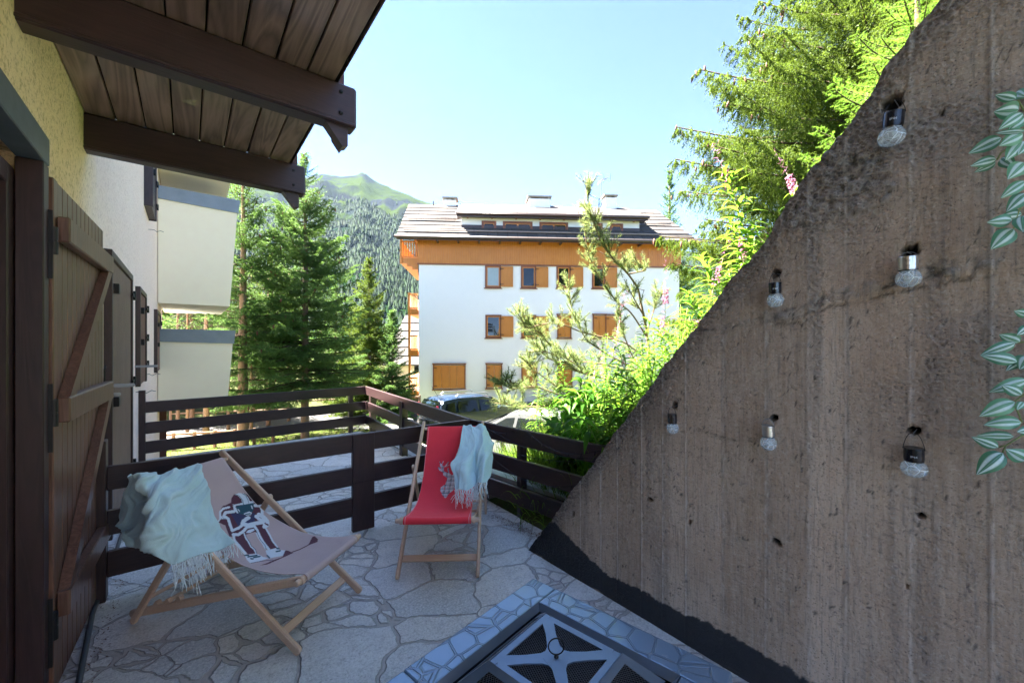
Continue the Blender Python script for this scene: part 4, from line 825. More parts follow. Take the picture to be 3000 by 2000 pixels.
# garden furniture and fences beyond the terraces
x_, y_, z_ = gl(1175, 14.2); bt = thing('garden_table', 'small rough stone table standing on the grass behind the railing corner', 'table', (x_, y_, z_))
MB().lathe((0, 0, .62), [(.42, 0), (.44, .03), (.43, .07), (.40, .08)], 14).build('table_top', simple('grey stone top', (.42, .40, .36), .9, .3, 20, .4), bt); MB().lathe((0, 0, -.1), [(.10, 0), (.08, .4), (.10, .72)], 10).build('pedestal', simple('concrete leg', (.3, .28, .26), .9), bt)
def lowfence(name, label, A_, B_, n, h=.75, cat='fence', m='bark'):
    f_ = thing(name, label, cat, (*A_, float(ground_z(*A_)))); A_ = np.array(A_, float); B_ = np.array(B_, float); q = []
    for k in range(n): p_ = A_+(B_-A_)*k/(n-1); z = float(ground_z(*p_)); q.append((*p_, z)); MB().tube([(*p_, z-.2), (*p_, z+h)], .05, 8).build('post', M[m], f_, world=True)
    for hh_ in (h*.9, h*.45): MB().tube([(a, b_, c_+hh_) for a, b_, c_ in q], .035, 7).build('rail', M[m], f_, world=True)
g = lambda u, d: gl(u, d)[:2]
lowfence('rustic_fence', 'rustic pole fence crossing the grass under the trees at the left', g(380, 12.4), g(800, 13.6), 8, .55)
lowfence('rustic_fence', 'pale roadside rail fence behind the tree trunks', g(500, 17.3), g(1230, 20.5), 9, .8)
tag(MB().prism([(*g(1130, 22.5), -2), (*g(1226, 23.4), -2), (*g(1226, 23.4), -.85), (*g(1130, 22.5), -.95)], (.2, .3, 0)).build('stone_wall', simple('rubble stone', (.32, .30, .27), .95, .5, 9, .9)), 'low rubble stone wall left of the white block, under its balconies', 'wall')
# ================================================================== BANK VEGETATION BEHIND THE WALL
def gpos(u, d): r = ray(u, CY); return np.array((r[0]*d, r[1]*d, float(ground_z(r[0]*d, r[1]*d))))
def blades(P, Dr, L, W, bend, segs=5, roll=None, fold=0., prof=None, rg=None):
    """lance leaves: P base, Dr dir, L length, W width, bend droop -> verts, quads, per-vertex t and s"""
    n = len(P); t_ = np.linspace(0, 1, segs+1); pr = np.sin(np.pi*np.clip(t_, .03, .985)**.75) if prof is None else prof(t_)
    C = P[:, None]+Dr[:, None]*(L[:, None]*t_)[..., None]; C[..., 2] -= (bend*L)[:, None]*t_**2
    sd_ = norm(np.cross(Dr, np.array((0, 0, 1.))+.01)); up = np.cross(sd_, Dr)
    if roll is not None: sd_ = sd_*np.cos(roll)[:, None]+up*np.sin(roll)[:, None]
    up = np.cross(sd_, Dr); w_ = (W[:, None]*pr)[..., None]*.5
    Lf = C-sd_[:, None]*w_+up[:, None]*w_*fold; Rg = C+sd_[:, None]*w_+up[:, None]*w_*fold
    V = np.stack([Lf, C, Rg], 2).reshape(-1, 3); k = segs+1
    b_ = (np.arange(n)*k*3)[:, None, None]; i = (np.arange(segs)*3)[None, :, None]; j = np.arange(2)[None, None, :]
    Q = np.stack(np.broadcast_arrays(b_+i+j, b_+i+j+1, b_+i+j+4, b_+i+j+3), -1).reshape(-1, 4)
    return V, Q
M['fw_leaf'] = leafmat('fireweed leaves', (.03, .095, .010), (.15, .28, .035), .5, .4)
M['fw_stem'] = simple('green stem', (.22, .26, .08), .6, .3, 30)
M['petal'] = leafmat('pink fireweed petals', (.34, .10, .28), (.60, .30, .52), .4, .6)
M['grass'] = leafmat('grass blades', (.035, .10, .010), (.15, .25, .035), .45, .5)
M['dry'] = leafmat('dry grass stalks', (.12, .085, .035), (.24, .18, .08), .3, .7)
M['broad'] = leafmat('broad herb leaves', (.02, .08, .012), (.10, .24, .03), .5, .4)
def fireweed_mesh(seed, h, nleaf, L, flower=0., droop=.5, tip=None):
    rg = np.random.default_rng(seed); z = np.linspace(.12, h*(.97 if flower <= 0 else .82) if tip is None else h*.98, nleaf); lean = rg.normal(size=2)*.10 if tip is None else np.array(tip)/h; pw_ = 2 if tip is None else 1.3
    st = lambda q: np.c_[lean[0]*(q/h)**pw_*h, lean[1]*(q/h)**pw_*h, q]
    a = np.arange(nleaf)*2.4+rg.uniform(0, 1, nleaf)*.5; el = rg.uniform(.15, .6, nleaf)+.5*(z/h)**4
    Dr = np.c_[np.cos(a)*np.cos(el), np.sin(a)*np.cos(el), np.sin(el)]; f = np.sin(np.pi*np.clip(z/h*.85+.12, 0, 1))**.6 if tip is None else np.clip((1.03-z/h)*5, 0, 1)**.6
    V, Q = blades(st(z), Dr, L*f*rg.uniform(.8, 1.15, nleaf)+.02, .16*L*np.ones(nleaf)*(.5+.5*f), droop*rg.uniform(.5, 1.3, nleaf), 6, rg.uniform(-.5, .5, nleaf), .25)
    lv = npmesh('leaves', V, Q, dict(v=np.repeat(rg.uniform(0, 1, nleaf), 21)))
    sm_ = MB().tube(st(np.linspace(0, h, 8)), np.linspace(.005, .0015, 8), 6); fl = None
    if flower > 0:
        n = int(60*flower); zz = h*.86+rg.uniform(0, .17, n); aa = rg.uniform(0, 6.28, n); pp = st(zz)+np.c_[np.cos(aa), np.sin(aa), 0*aa]*(.028*(1.2-(zz-h*.84)/(h*.28)))[:, None]
        fl = needles(pp, norm(rg.normal(size=(n, 3))), np.full(n, .005), 8, .014, .011, rg, .4); pods = needles(st(np.linspace(h*.8, h*1.15, 26)), norm(rg.normal(size=(26, 3))+(0, 0, .5)), np.full(26, .01), 2, .04, .003, rg, 1.)
        fl = np.r_[fl, pods]
    return lv, sm_, fl
def fireweed(label, base, seed, h, nleaf=46, L=.15, flower=0., group=None, rz=0., droop=.5, tip=None):
    t_ = thing('fireweed_plant', label, 'plant', tuple(base), rz, group); lv, sm_, fl = fireweed_mesh(seed, h, nleaf, L, flower, droop, tip)
    linkmesh('leaves', lv, M['fw_leaf'], t_); sm_.build('stem', M['fw_stem'], t_, smooth=True)
    if fl is not None: tris('flowers', fl, M['petal'], t_, np.random.default_rng(seed).uniform(0, 1, len(fl)))
    return t_
def fwtop(label, u, v, d, seed, **k):                   # a plant whose top stands on the given sight line
    b_ = gpos(u, d); top = atD(u, v, d)[2]; return fireweed(label, b_, seed, max(.3, float(top-b_[2]))/(1.12 if k.get('flower', 0) > 0 else 1), **k)
def fwlean(label, u, v, d, ub, db, seed, **k):           # a plant leaning from its root to a tip on the given sight line
    b_ = gpos(ub, db); tp = atD(u, v, d); return fireweed(label, b_, seed, float(tp[2]-b_[2]), tip=(tp-b_)[:2], **k)
fwlean('tall fireweed with two purple blooms at its tip, standing against the sky above the wall', 2115, 490, 2.95, 2270, 2.75, 201, nleaf=90, L=.19, flower=.10, droop=.55)
fwlean('long-leaved fireweed leaning left just below the tall one with purple blooms', 2135, 640, 2.95, 2240, 2.8, 221, nleaf=76, L=.19, droop=.6)
fwlean('long-leaved fireweed arching over the wall edge beside the end of the white block', 2050, 745, 3.0, 2180, 2.85, 222, nleaf=76, L=.18, droop=.6)
fwlean('long-leaved fireweed above the second bulb light from the left, by the wall edge', 2010, 850, 3.0, 2110, 2.85, 223, nleaf=70, L=.18, droop=.6)
fwlean('long-leaved fireweed at the wall edge over the leftmost bulb light', 1920, 930, 3.1, 2010, 2.95, 224, nleaf=66, L=.17, droop=.65)
fwlean('long-leaved fireweed with drooping crown in front of the pine branches', 1800, 985, 3.2, 1890, 3.1, 225, nleaf=66, L=.17, droop=.65)
fwtop('fireweed leaning up at the very top right corner, over the highest part of the wall', 2690, -60, 3.0, 202, nleaf=70, L=.22, droop=.9)
fwtop('fireweed with a pink flower spike beside the white wall edge of the apartment block', 1948, 780, 4.6, 203, nleaf=40, flower=1.0)
fwtop('pale pink fireweed spike in front of the white render, left of the other spike', 1930, 880, 4.2, 204, nleaf=40, flower=.8)
fwtop('fireweed with bright pink blossom just over the wall edge below the young spruce', 2420, 420, 3.3, 205, nleaf=34, flower=1.3)
fwtop('fireweed with pale pink blossom over the wall edge beneath the lime spruce shoots', 2520, 270, 3.4, 206, nleaf=34, flower=1.3)
fwtop('fireweed with purple buds left of the tall leafy one, near the roof corner', 2025, 705, 4.0, 207, nleaf=40, flower=.6)
fwtop('fireweed growing in front of the bent pine with one violet bud', 1762, 880, 3.5, 208, nleaf=60, L=.14, flower=.05, droop=.6)
fwtop('broad-crowned flowerless fireweed between the bent pine trunk and the wall edge', 1895, 905, 3.3, 209, nleaf=60, L=.16, droop=.7)
fwtop('fireweed arching in front of the white facade, right of the pine trunk', 1995, 895, 3.2, 210, nleaf=60, L=.15, droop=.7)
fwtop('fireweed with pink buds directly under the spruce cones at mid wall', 2195, 640, 3.6, 211, nleaf=44, flower=.7)
fwtop('leafy fireweed tuft poking above the wall, next right of the tall one', 2260, 560, 2.9, 212, nleaf=56, L=.15, droop=.7)
rg = np.random.default_rng(9); protos = []
for q in range(5): protos.append([*fireweed_mesh(300+q, .85+.11*q, 54+5*q, .145+.008*q, .2 if q == 1 else 0, .65)])
pm = []
for i in range(210):
    while True:
        u_ = rg.uniform(1560, 2450); d_ = rg.uniform(2.8, 5.6); X, Y, z = gpos(u_, d_); k = i % 5
        if X > 2.5 and (Y < 2.9 or rg.uniform() < .25) and not (u_ < 1750 and d_ < 4): break
    t_ = thing('fireweed_plant', 'leafy fireweed, one of many alike crowding the bank behind the concrete wall', 'plant', (X, Y, z-.02), rg.uniform(0, 6.28), 'fireweed crowding the bank behind the wall')
    s = rg.uniform(.62, 1.0); t_.scale = (s, s, s)
    if i < 5:
        lo = linkmesh('leaves', protos[k][0], M['fw_leaf'], t_); so_ = protos[k][1].build('stem', M['fw_stem'], t_, smooth=True); pm.append([lo, so_])
        if protos[k][2] is not None: pm[-1].append(tris('flowers', protos[k][2], M['petal'], t_, np.random.default_rng(k).uniform(0, 1, len(protos[k][2]))))
    else:
        for q in pm[k]: c_ = q.copy(); COL.objects.link(c_); c_.parent = t_
# grass: dense on the bank right of the railing and lower meadow
def grassfield(name, label, n, fx, L, W, m, seed, cat='grass', dirz=1., bend=.5):
    rg = np.random.default_rng(seed); X, Y = fx(rg, n); P = np.c_[X, Y, ground_z(X, Y)-.01]; a = rg.uniform(0, 6.28, n)
    Dr = norm(np.c_[np.cos(a)*.35, np.sin(a)*.35, np.full(n, dirz)]); l = L*rg.uniform(.35, 1.15, n)*(.5+fbm(X*2, Y*2, 2, 5))
    V, Q = blades(P, Dr, l, np.full(n, W)*rg.uniform(.6, 1.3, n), bend*rg.uniform(.1, 1.5, n), 4, rg.uniform(0, 3, n), .1, prof=lambda t: (1-t)**.6)
    o = linkmesh(name, npmesh(name, V, Q, dict(v=np.repeat(rg.uniform(0, 1, n), 15))), m); tag(o, label, cat, kind='stuff')
def fx1(rg, n):
    X = 2.62+np.abs(rg.normal(size=n))*1.5; return X, rg.uniform(.8, 6.2, n)
grassfield('grass', 'tall bright green grass behind the fairy-light railing', 30000, fx1, .62, .008, M['grass'], 1)
grassfield('dry_stalks', 'thin yellowish grass stalks standing in the grass behind the railing', 2000, fx1, .75, .004, M['dry'], 2, 'grass stalks', bend=.3)
def fx3(rg, n):
    X = 2.5+np.abs(rg.normal(size=n))*2.2; return X, rg.uniform(-1.5, 3.2, n)
grassfield('undergrowth', 'lime green grasses and stems covering the bank behind the concrete wall', 20000, fx3, .55, .010, M['grass'], 6, 'undergrowth')
def fx2(rg, n):
    d = rg.uniform(8.6, 17, n)**1; u = rg.uniform(330, 1300, n); r0 = (u-CX)/FPX; return FW[0]*d+RT[0]*r0*d, FW[1]*d+RT[1]*r0*d
def fx2b(rg, n):
    X, Y = fx2(rg, n); k = (Y > 7.8) | (X > 3.1); return X[k][:n], Y[k][:n]
def gf2(name, label, n, L, W, m, seed, **k):
    X, Y = fx2b(np.random.default_rng(seed), n); grassfield(name, label, len(X), lambda rg, n_: (X, Y), L, W, m, seed, **k)
gf2('lawn', 'sunlit yellow-green lawn beyond the far railing', 26000, .13, .014, M['grass'], 3)
gf2('dry_lawn_tufts', 'straw coloured tufts in the lawn beyond the far railing', 5000, .20, .010, M['dry'], 4)
# broad-leaved herbs at the low end of the wall
def herb(label, base, seed, n, spread, hgt, L=.11, W=.055):
    rg = np.random.default_rng(seed); t_ = thing('broadleaf_herb', label, 'plant', tuple(base)); ns = 9; st = []; P = []; Dr = []
    for k in range(ns):
        a = rg.uniform(0, 6.28); e = np.array((math.cos(a)*spread*rg.uniform(.4, 1), math.sin(a)*spread*rg.uniform(.4, 1), hgt*rg.uniform(.6, 1))); s = np.linspace(0, 1, 8)[:, None]; p = e*s*np.array((1, 1, 0))+np.array((0, 0, 1.))*e[2]*np.sin(s*1.5); st.append(p)
        m_ = n//ns; q = rg.uniform(.2, 1, m_); ix = (q*7).astype(int).clip(0, 6); P.append(p[ix]+(p[ix+1]-p[ix])*rg.uniform(0, 1, (m_, 1))); Dr.append(norm(rg.normal(size=(m_, 3))*np.array((1, 1, .35))+(0, 0, .15)))
    V, Fq = sweep(np.array(st), np.full((ns, 8), .004), 5); linkmesh('stems', npmesh('stems', V, Fq), M['fw_stem'], t_)
    P = np.concatenate(P); Dr = np.concatenate(Dr); n = len(P); P = P+Dr*.03
    V, Q = blades(P, Dr, L*rg.uniform(.5, 1.2, n), W*rg.uniform(.6, 1.2, n), rg.uniform(.2, 1., n), 6, rg.uniform(-.8, .8, n), .3, prof=lambda t: np.sin(np.pi*np.clip(t, 0.02, .98)**.55)**.8)
    linkmesh('leaves', npmesh('leaves', V, Q, dict(v=np.repeat(rg.uniform(0, 1, n), 21))), M['broad'], t_)
herb('dark broad-leaved herb spilling over the low end of the wall by the railing', gpos(1790, 3.35), 1, 300, .42, .62)
herb('broad-leaved herb just up the bank from the lowest one, leaves catching the sun', gpos(1900, 3.1), 2, 260, .35, .48)
herb('broad-leaved herb in the grass, left of the one spilling over the wall', gpos(1690, 3.75), 3, 220, .36, .66, .13, .06)
herb('large-leaved herb with a long arching stem below the bent pine', gpos(1740, 3.9), 4, 200, .40, .85, .15, .07)
herb('nettle-like herb half way up the wall edge', gpos(1990, 3.0), 5, 240, .30, .5, .10, .045)
# grass clumps that hang through the railing
t_ = thing('grass_clump', 'long green and straw blades growing through the lowest board near the wall tip', 'grass', (2.30, 2.62, 0)); rg = np.random.default_rng(5); n = 34
a = rg.uniform(2.2, 4.4, n); V, Q = blades(np.c_[rg.uniform(-.03, .1, n), rg.uniform(-.22, .22, n), rg.uniform(0, .3, n)], norm(np.c_[np.cos(a)*.6, np.sin(a)*.6, np.ones(n)]), rg.uniform(.15, .42, n), np.full(n, .008), rg.uniform(.4, 1.6, n), 6, rg.uniform(0, 2, n), .2, prof=lambda t: (1-t)**.5)
linkmesh('blades', npmesh('blades', V, Q, dict(v=np.repeat(rg.uniform(0, 1, n), 21))), M['grass'], t_)
# ------------------------------------------------------------------ bent pine
pb = gpos(1905, 4.9)
pt = thing('pine_tree', 'bent young mountain pine with bristly bottle-brush shoots in front of the white block', 'tree', tuple(pb))
def pxl(L, d0, d1): n = len(L); return np.array([atD(u, v, d0+(d1-d0)*i/(n-1)) for i, (u, v) in enumerate(L)])-pb
trunk = np.r_[[(0, 0, -.1)], pxl([(1905, 1180), (1903, 1060), (1895, 968), (1880, 899), (1870, 845), (1841, 803), (1803, 765), (1765, 719), (1738, 650), (1722, 595), (1717, 540)], 4.9, 4.6)]
br = [trunk, pxl([(1903, 1000), (1849, 914), (1803, 880), (1765, 830), (1735, 775), (1718, 720), (1712, 660)], 4.9, 4.7), pxl([(1904, 1060), (1830, 1000), (1707, 975), (1640, 945), (1580, 950), (1545, 965), (1520, 925)], 4.9, 4.4),
      pxl([(1904, 1100), (1800, 1050), (1720, 1000), (1680, 930), (1668, 860), (1665, 840)], 4.9, 4.6), pxl([(1904, 1120), (1780, 1110), (1690, 1090), (1610, 1030), (1550, 1030)], 4.9, 4.3), pxl([(1904, 1150), (1760, 1160), (1640, 1140), (1560, 1080), (1540, 1060)], 4.9, 4.3),
      pxl([(1904, 1160), (1760, 1200), (1620, 1190), (1520, 1190), (1450, 1180)], 4.9, 4.3), pxl([(1895, 968), (1925, 880), (1935, 850)], 4.9, 5.1), pxl([(1841, 803), (1900, 790), (1835, 770)], 4.8, 5.0), pxl([(1895, 940), (1860, 880), (1845, 850)], 4.85, 4.7),
      pxl([(1904, 1120), (1850, 1040), (1820, 960), (1815, 900)], 4.9, 4.6), pxl([(1904, 1140), (1700, 1080), (1600, 1000), (1565, 960)], 4.9, 4.6), pxl([(1904, 1170), (1700, 1180), (1570, 1130), (1500, 1140), (1460, 1120)], 4.9, 4.0), pxl([(1904, 1100), (1740, 1060), (1620, 1060), (1560, 1010)], 4.9, 4.8)]
rg = np.random.default_rng(31); SP = []; SD = []; SL = []
for bi_, b_ in enumerate(br):
    nn = max(18, len(b_)*6); ii = np.linspace(0, len(b_)-1, nn); sm = np.stack([np.interp(ii, np.arange(len(b_)), b_[:, k]) for k in range(3)], 1)
    for _ in range(3): sm[1:-1] = (sm[:-2]+2*sm[1:-1]+sm[2:])/4
    MB().tube(sm, np.linspace(.019 if bi_ == 0 else .010, .004, nn), 8).build('trunk' if bi_ == 0 else 'limb', M['bark'], pt, smooth=True)
    L = np.linalg.norm(np.diff(sm, axis=0), axis=1).sum(); n = int(L*16)+4; q = (rg.uniform(.3 if bi_ else .55, 1, n)*(nn-2)).astype(int); Tt = norm(sm[q+1]-sm[q])
    d = norm(Tt*.6+rg.normal(size=(n, 3))*.55+np.array((0, 0, .45))); SP.append(sm[q]); SD.append(d); SL.append(rg.uniform(.07, .26, n))
    for j in range(2): SP.append(sm[q]+d*(SL[-1-j*0][:, None]*.5)); SD.append(norm(d+rg.normal(size=d.shape)*.5+(0, 0, .3))); SL.append(rg.uniform(.06, .16, n)) if j == 0 else SL.append(rg.uniform(.05, .12, n))
    SP.append(sm[-3:-2]); SD.append(norm(sm[-1:]-sm[-3:-2])); SL.append(np.array([.2]))
SP = np.concatenate(SP); SD = np.concatenate(SD); SL = np.concatenate(SL)
V, Fq = sweep(SP[:, None]+SD[:, None]*(SL[:, None]*np.linspace(0, 1, 3))[..., None], np.full((len(SP), 3), .0035)); linkmesh('twigs', npmesh('twigs', V, Fq), M['twig'], pt)
k = rg.uniform(0, 1, len(SP)) < .92; T = needles(SP[k], SD[k], SL[k], 62, .042, .0026, rg, .75); tris('needle_tufts', T, M['needle_p'], pt, np.repeat(rg.uniform(0, 1, len(T)//3), 3))
# ================================================================== DECK CHAIRS
def inpoly(P, poly):
    poly = np.array(poly, float); x, y = P[..., 0], P[..., 1]; ins = np.zeros(x.shape, bool); n = len(poly)
    for i in range(n):
        x0, y0 = poly[i]; x1, y1 = poly[(i+1) % n]
        c_ = ((y0 > y) != (y1 > y)) & (x < (x1-x0)*(y-y0)/(y1-y0+1e-12)+x0); ins ^= c_
    return ins
def near_line(P, pts, w_):
    best = np.full(P.shape[:-1], 1e9)
    for (x0, y0), (x1, y1) in zip(pts[:-1], pts[1:]):
        L = (x1-x0)**2+(y1-y0)**2+1e-9; tt = np.clip(((P[..., 0]-x0)*(x1-x0)+(P[..., 1]-y0)*(y1-y0))/L, 0, 1)
        best = np.minimum(best, np.hypot(P[..., 0]-x0-tt*(x1-x0), P[..., 1]-y0-tt*(y1-y0)))
    return best < w_
def sightmap(W3):                                        # where points of the cloth lie in the measured drawing
    d = W3[..., 0]*FW[0]+W3[..., 1]*FW[1]; l = W3[..., 0]*RT[0]+W3[..., 1]*RT[1]
    return np.stack([CX+FPX*l/d, CY-FPX*(W3[..., 2]-HC)/d], -1)
def deck_chair(label, loc, rz, W, top, pivot, cfoot, Bf, Bb, prof, base_col, painter, seam_col):
    c_ = thing('deck_chair', label, 'deck chair', (*loc, 0), rz); m = M['beech']; A0 = (0, 0.0, .012)
    def rail(name, a, b, x, w_=.024, h=.046, par=c_):
        q = MB(); a = np.array((x, *a)); b = np.array((x, *b)); d = (b-a)/np.linalg.norm(b-a); q.beam(a, b, w_, h, up=(0, -d[2], d[1]), bev=.006)
        for e in (a, b): q.lathe(e-np.array((w_/2-.001, 0, 0)), [(h/2-.003, 0), (h/2, .003), (h/2, w_-.005), (h/2-.003, w_-.002)], 16, (1, 0, 0))
        return q.build(name, m, par)
    def dowel(name, y, z, x0, x1, r, par=c_): return MB().lathe((x0, y, z), [(r*.8, 0), (r, .004), (r, x1-x0-.004), (r*.8, x1-x0)], 14, (1, 0, 0)).build(name, m, par, smooth=False)
    T = np.array(top); u = T/np.linalg.norm(T); foot = (0, .022)
    for x in (0, W): rail('back_rail', foot, tuple(T), x)
    dowel('top_bar', T[0]-u[0]*.06, T[1]-u[1]*.06, 0, W, .014)
    fb = u*.13; MB().beam((.012, fb[0]+.003, fb[1]), (W-.012, fb[0]+.003, fb[1]), .020, .045, up=(0, u[0], u[1]), bev=.004).build('front_stretcher', m, c_)
    for x in (.030, W-.030): 
        rl = rail('seat_rail', (Bb, .022), (Bf[0], Bf[1]), x)
    dowel('seat_bar', Bf[0]+.0, Bf[1], -.01, W+.01, .016)
    dowel('rear_bar', Bb-.16*(1), .022+.16*(Bf[1]/(Bb-Bf[0])), .03, W-.03, .012)
    bd = np.array((Bf[0]-Bb, Bf[1])); bd /= np.linalg.norm(bd); bn = np.array((-bd[1], bd[0])); bn = bn if bn[1] > 0 else -bn
    for x in (.030, W-.030):
        for k in range(3):
            p = np.array((Bb, .022))+bd*(.20+.085*k); q = p+bn*.018
            MB().prism([(x-.012, *(q-bd*.030)), (x-.012, *(q+bn*.006-bd*.026)), (x-.012, *(q+bn*.026+bd*.0)), (x-.012, *(q+bn*.020+bd*.012)), (x-.012, *(q+bd*.016))], (.024, 0, 0)).build('notch', m, c_)
    for x in (-.027, W+.027): rail('prop_rail', tuple(pivot), tuple(cfoot), x, .022, .040)
    dowel('prop_bar', pivot[0]+(cfoot[0]-pivot[0])*.74, pivot[1]+(cfoot[1]-pivot[1])*.74, -.02, W+.02, .011)
    for x in (-.045, W+.035): MB().lathe((x, *pivot), [(.008, 0), (.011, .003), (.011, .008)], 10, (1, 0, 0)).build('pivot_bolt', M['black_iron'], c_)
    # sling
    pr = np.array(prof, float); k = np.arange(len(pr)); kk = np.linspace(0, len(pr)-1, 40); ps = np.c_[np.interp(kk, k, pr[:, 0]), np.interp(kk, k, pr[:, 1])]
    for _ in range(6): ps[1:-1] = (ps[:-2]+2*ps[1:-1]+ps[2:])/4
    a = np.linspace(0, 1, 12)[:, None]; t0 = T-u*.06; bk = np.c_[t0[0]+.020*np.cos(np.linspace(-.9, 2.0, 12)), t0[1]+.020*np.sin(np.linspace(-.9, 2.0, 12))]
    fr_ = np.c_[Bf[0]+.022*np.cos(np.linspace(1.7, 4.6, 12)), Bf[1]+.022*np.sin(np.linspace(1.7, 4.6, 12))]
    ps = np.r_[bk, ps, fr_]; seg = np.r_[0, np.cumsum(np.linalg.norm(np.diff(ps, axis=0), axis=1))]; tot = seg[-1]; ns = int(tot/.0032); q = np.linspace(0, tot, ns)
    py, pz = np.interp(q, seg, ps[:, 0]), np.interp(q, seg, ps[:, 1]); x0, x1 = .045, W-.045; nx = int((x1-x0)/.0032); X = np.linspace(x0, x1, nx)
    XX, QQ = np.meshgrid(X, q, indexing='ij'); YY = np.repeat(py[None], nx, 0); ZZ = np.repeat(pz[None], nx, 0); mid = np.sin(np.pi*(XX-x0)/(x1-x0)); fl = sst(.05, .25, QQ/tot)*sst(.99, .9, QQ/tot)
    ZZ = ZZ-.014*mid*fl+.006*(fbm(XX*7, QQ*5, 3, 3)-.5)*fl+.004*np.sin((XX-x0)*0)
    ex = .012*np.sin(np.pi*np.clip(QQ/tot, 0, 1)); XX = XX+(1-2*(XX-x0)/(x1-x0))*ex
    Mx = np.array(wmat(c_)); Pl = np.stack([XX, YY, ZZ], -1); Pw = Pl@Mx[:3, :3].T+Mx[:3, 3]
    col = np.broadcast_to(np.array(base_col), (*XX.shape, 3)).copy(); painter(col, sightmap(Pw), XX-x0, QQ, x1-x0, tot)
    e = np.minimum(XX-x0, x1-XX); col[(np.abs(e-.013) < .0016)] = seam_col
    t = newmat(label[:10]+' canvas'); p = t.pos(obj=True); ca = t.attr('col', 0); wv = t.noise(420, 2, .5, p); wr = t.noise(5, 4, .5, p)
    cl = t.mix(1., ca, t.mix(wv, (.80, .80, .80), (1.2, 1.2, 1.2)), 'MULTIPLY'); cl = t.mix(1., cl, t.mix(wr, (.9, .9, .9), (1.1, 1.1, 1.1)), 'MULTIPLY')
    fm = t.out(t.bsdf(cl, .85, t.bump(t.math('ADD', wv, t.math('MULTIPLY', wr, 2.)), .35, .003), Sheen_Weight=.05))
    o = linkmesh('canvas_sling', npmesh('sling', Pl.reshape(-1, 3), gridfaces(nx, ns), dict(col=col.reshape(-1, 3))), fm, c_, smooth=True)
    so_ = o.modifiers.new('thick', 'SOLIDIFY'); so_.thickness = .0025
    return c_, o
MAR = (.085, .018, .035); WHT = (.62, .66, .72); TEAL = (.015, .07, .10); NAV = (.03, .03, .09)
def zz(L, ox=620, oy=1420, s=340/2050): return [(ox+x*s, oy+y*s) for x, y in L]
def paint_skier(col, P, X, Q, w_, tot):
    def pg(L, c): col[inpoly(P, zz(L))] = c
    def ln(L, w__, c): col[near_line(P, zz(L), w__*.166)] = c
    pg([(190,380),(330,320),(430,330),(560,400),(740,310),(850,305),(910,400),(915,560),(1010,650),(1000,740),(940,770),(1080,980),(1165,1100),(1190,1110),(1010,1145),(930,1060),(830,930),(770,830),(600,880),(560,850),(640,1000),(740,1120),(790,1210),(640,1225),(430,1000),(380,920),(310,910),(240,720),(110,660),(150,560),(130,470)], MAR)
    pg([(600,880),(770,840),(830,950),(930,1090),(960,1160),(985,1260),(800,1215),(780,1170),(720,1090),(640,990)], tuple(col[2, 2]))
    pg([(330,500),(760,500),(760,640),(560,730),(480,740),(400,620)], NAV)
    ln([(150,600),(145,480),(200,420),(305,395)], 18, WHT); ln([(215,540),(240,490),(390,470)], 26, WHT); ln([(230,560),(290,600),(320,700),(360,810),(480,760),(560,700)], 24, WHT); ln([(110,650),(180,560)], 12, WHT)
    ln([(760,365),(860,370),(895,450),(890,540)], 26, WHT); ln([(830,525),(900,560),(950,600),(900,660),(780,680),(640,715),(540,690),(560,640),(650,580)], 34, WHT); ln([(780,555),(830,600),(900,640)], 28, WHT); ln([(980,640),(985,700),(930,740)], 34, WHT)
    pg([(900,680),(950,690),(1000,740),(960,770),(900,730)], WHT); pg([(935,670),(1005,700),(1000,730),(950,705)], MAR)
    ln([(380,880),(470,880),(560,820),(620,750),(720,730)], 26, WHT); pg([(600,850),(640,800),(740,775),(760,805),(680,850)], WHT)
    ln([(385,900),(400,980),(470,1060),(600,1215)], 20, WHT); ln([(575,860),(600,940),(650,1010),(690,1090),(750,1140),(780,1200)], 14, WHT); ln([(590,865),(620,940),(670,1010),(700,1080),(770,1140),(795,1210)], 5, TEAL)
    ln([(760,740),(800,800),(850,910),(900,1000),(960,1080),(1010,1140)], 22, WHT); ln([(790,850),(830,940),(900,1040),(950,1130)], 12, WHT); ln([(780,800),(815,880),(850,960),(940,1070),(960,1140)], 5, TEAL); ln([(960,780),(1030,900),(1080,1000),(1120,1050),(1160,1100)], 14, WHT)
    # boots and skis
    pg([(580,1240),(700,1235),(800,1215),(900,1270),(1010,1300),(1270,1250),(1300,1160),(1200,1150),(1160,1110),(1010,1150),(950,1160),(985,1260),(1000,1300),(800,1365),(680,1385),(620,1330)], WHT)
    for L in ([(580,1245),(650,1245)], [(640,1275),(800,1245)], [(740,1285),(850,1265)], [(1150,1125),(1190,1130)], [(1140,1180),(1210,1165)], [(980,1250),(1020,1290)], [(690,1305),(730,1310)]): ln(L, 13, TEAL)
    pg([(850,1425),(960,1390),(1080,1335),(1250,1275),(1300,1160),(1340,1160),(1440,1205),(1300,1270),(1140,1340),(980,1410)], MAR)
    ln([(690,1385),(870,1350),(1075,1325)], 5, NAV); ln([(1420,1190),(1560,1140),(1680,1080)], 8, MAR); pg([(1660,1095),(1720,1040),(1780,920),(1820,908),(1880,960),(1870,1010),(1760,1050)], MAR)
    # helmet and goggles
    pg([(340,320),(345,240),(390,170),(470,145),(580,150),(660,190),(720,270),(740,330),(740,460),(690,560),(560,540),(470,500),(400,450),(360,360)], MAR)
    pg([(400,170),(470,145),(560,148),(640,200),(670,290),(735,285),(738,330),(560,350),(400,370),(360,350),(460,330),(540,320),(520,250),(460,195)], WHT); pg([(340,320),(345,240),(390,180),(460,215),(520,270),(525,320),(400,350)], MAR); pg([(590,155),(660,190),(715,270),(675,290),(640,220)], MAR)
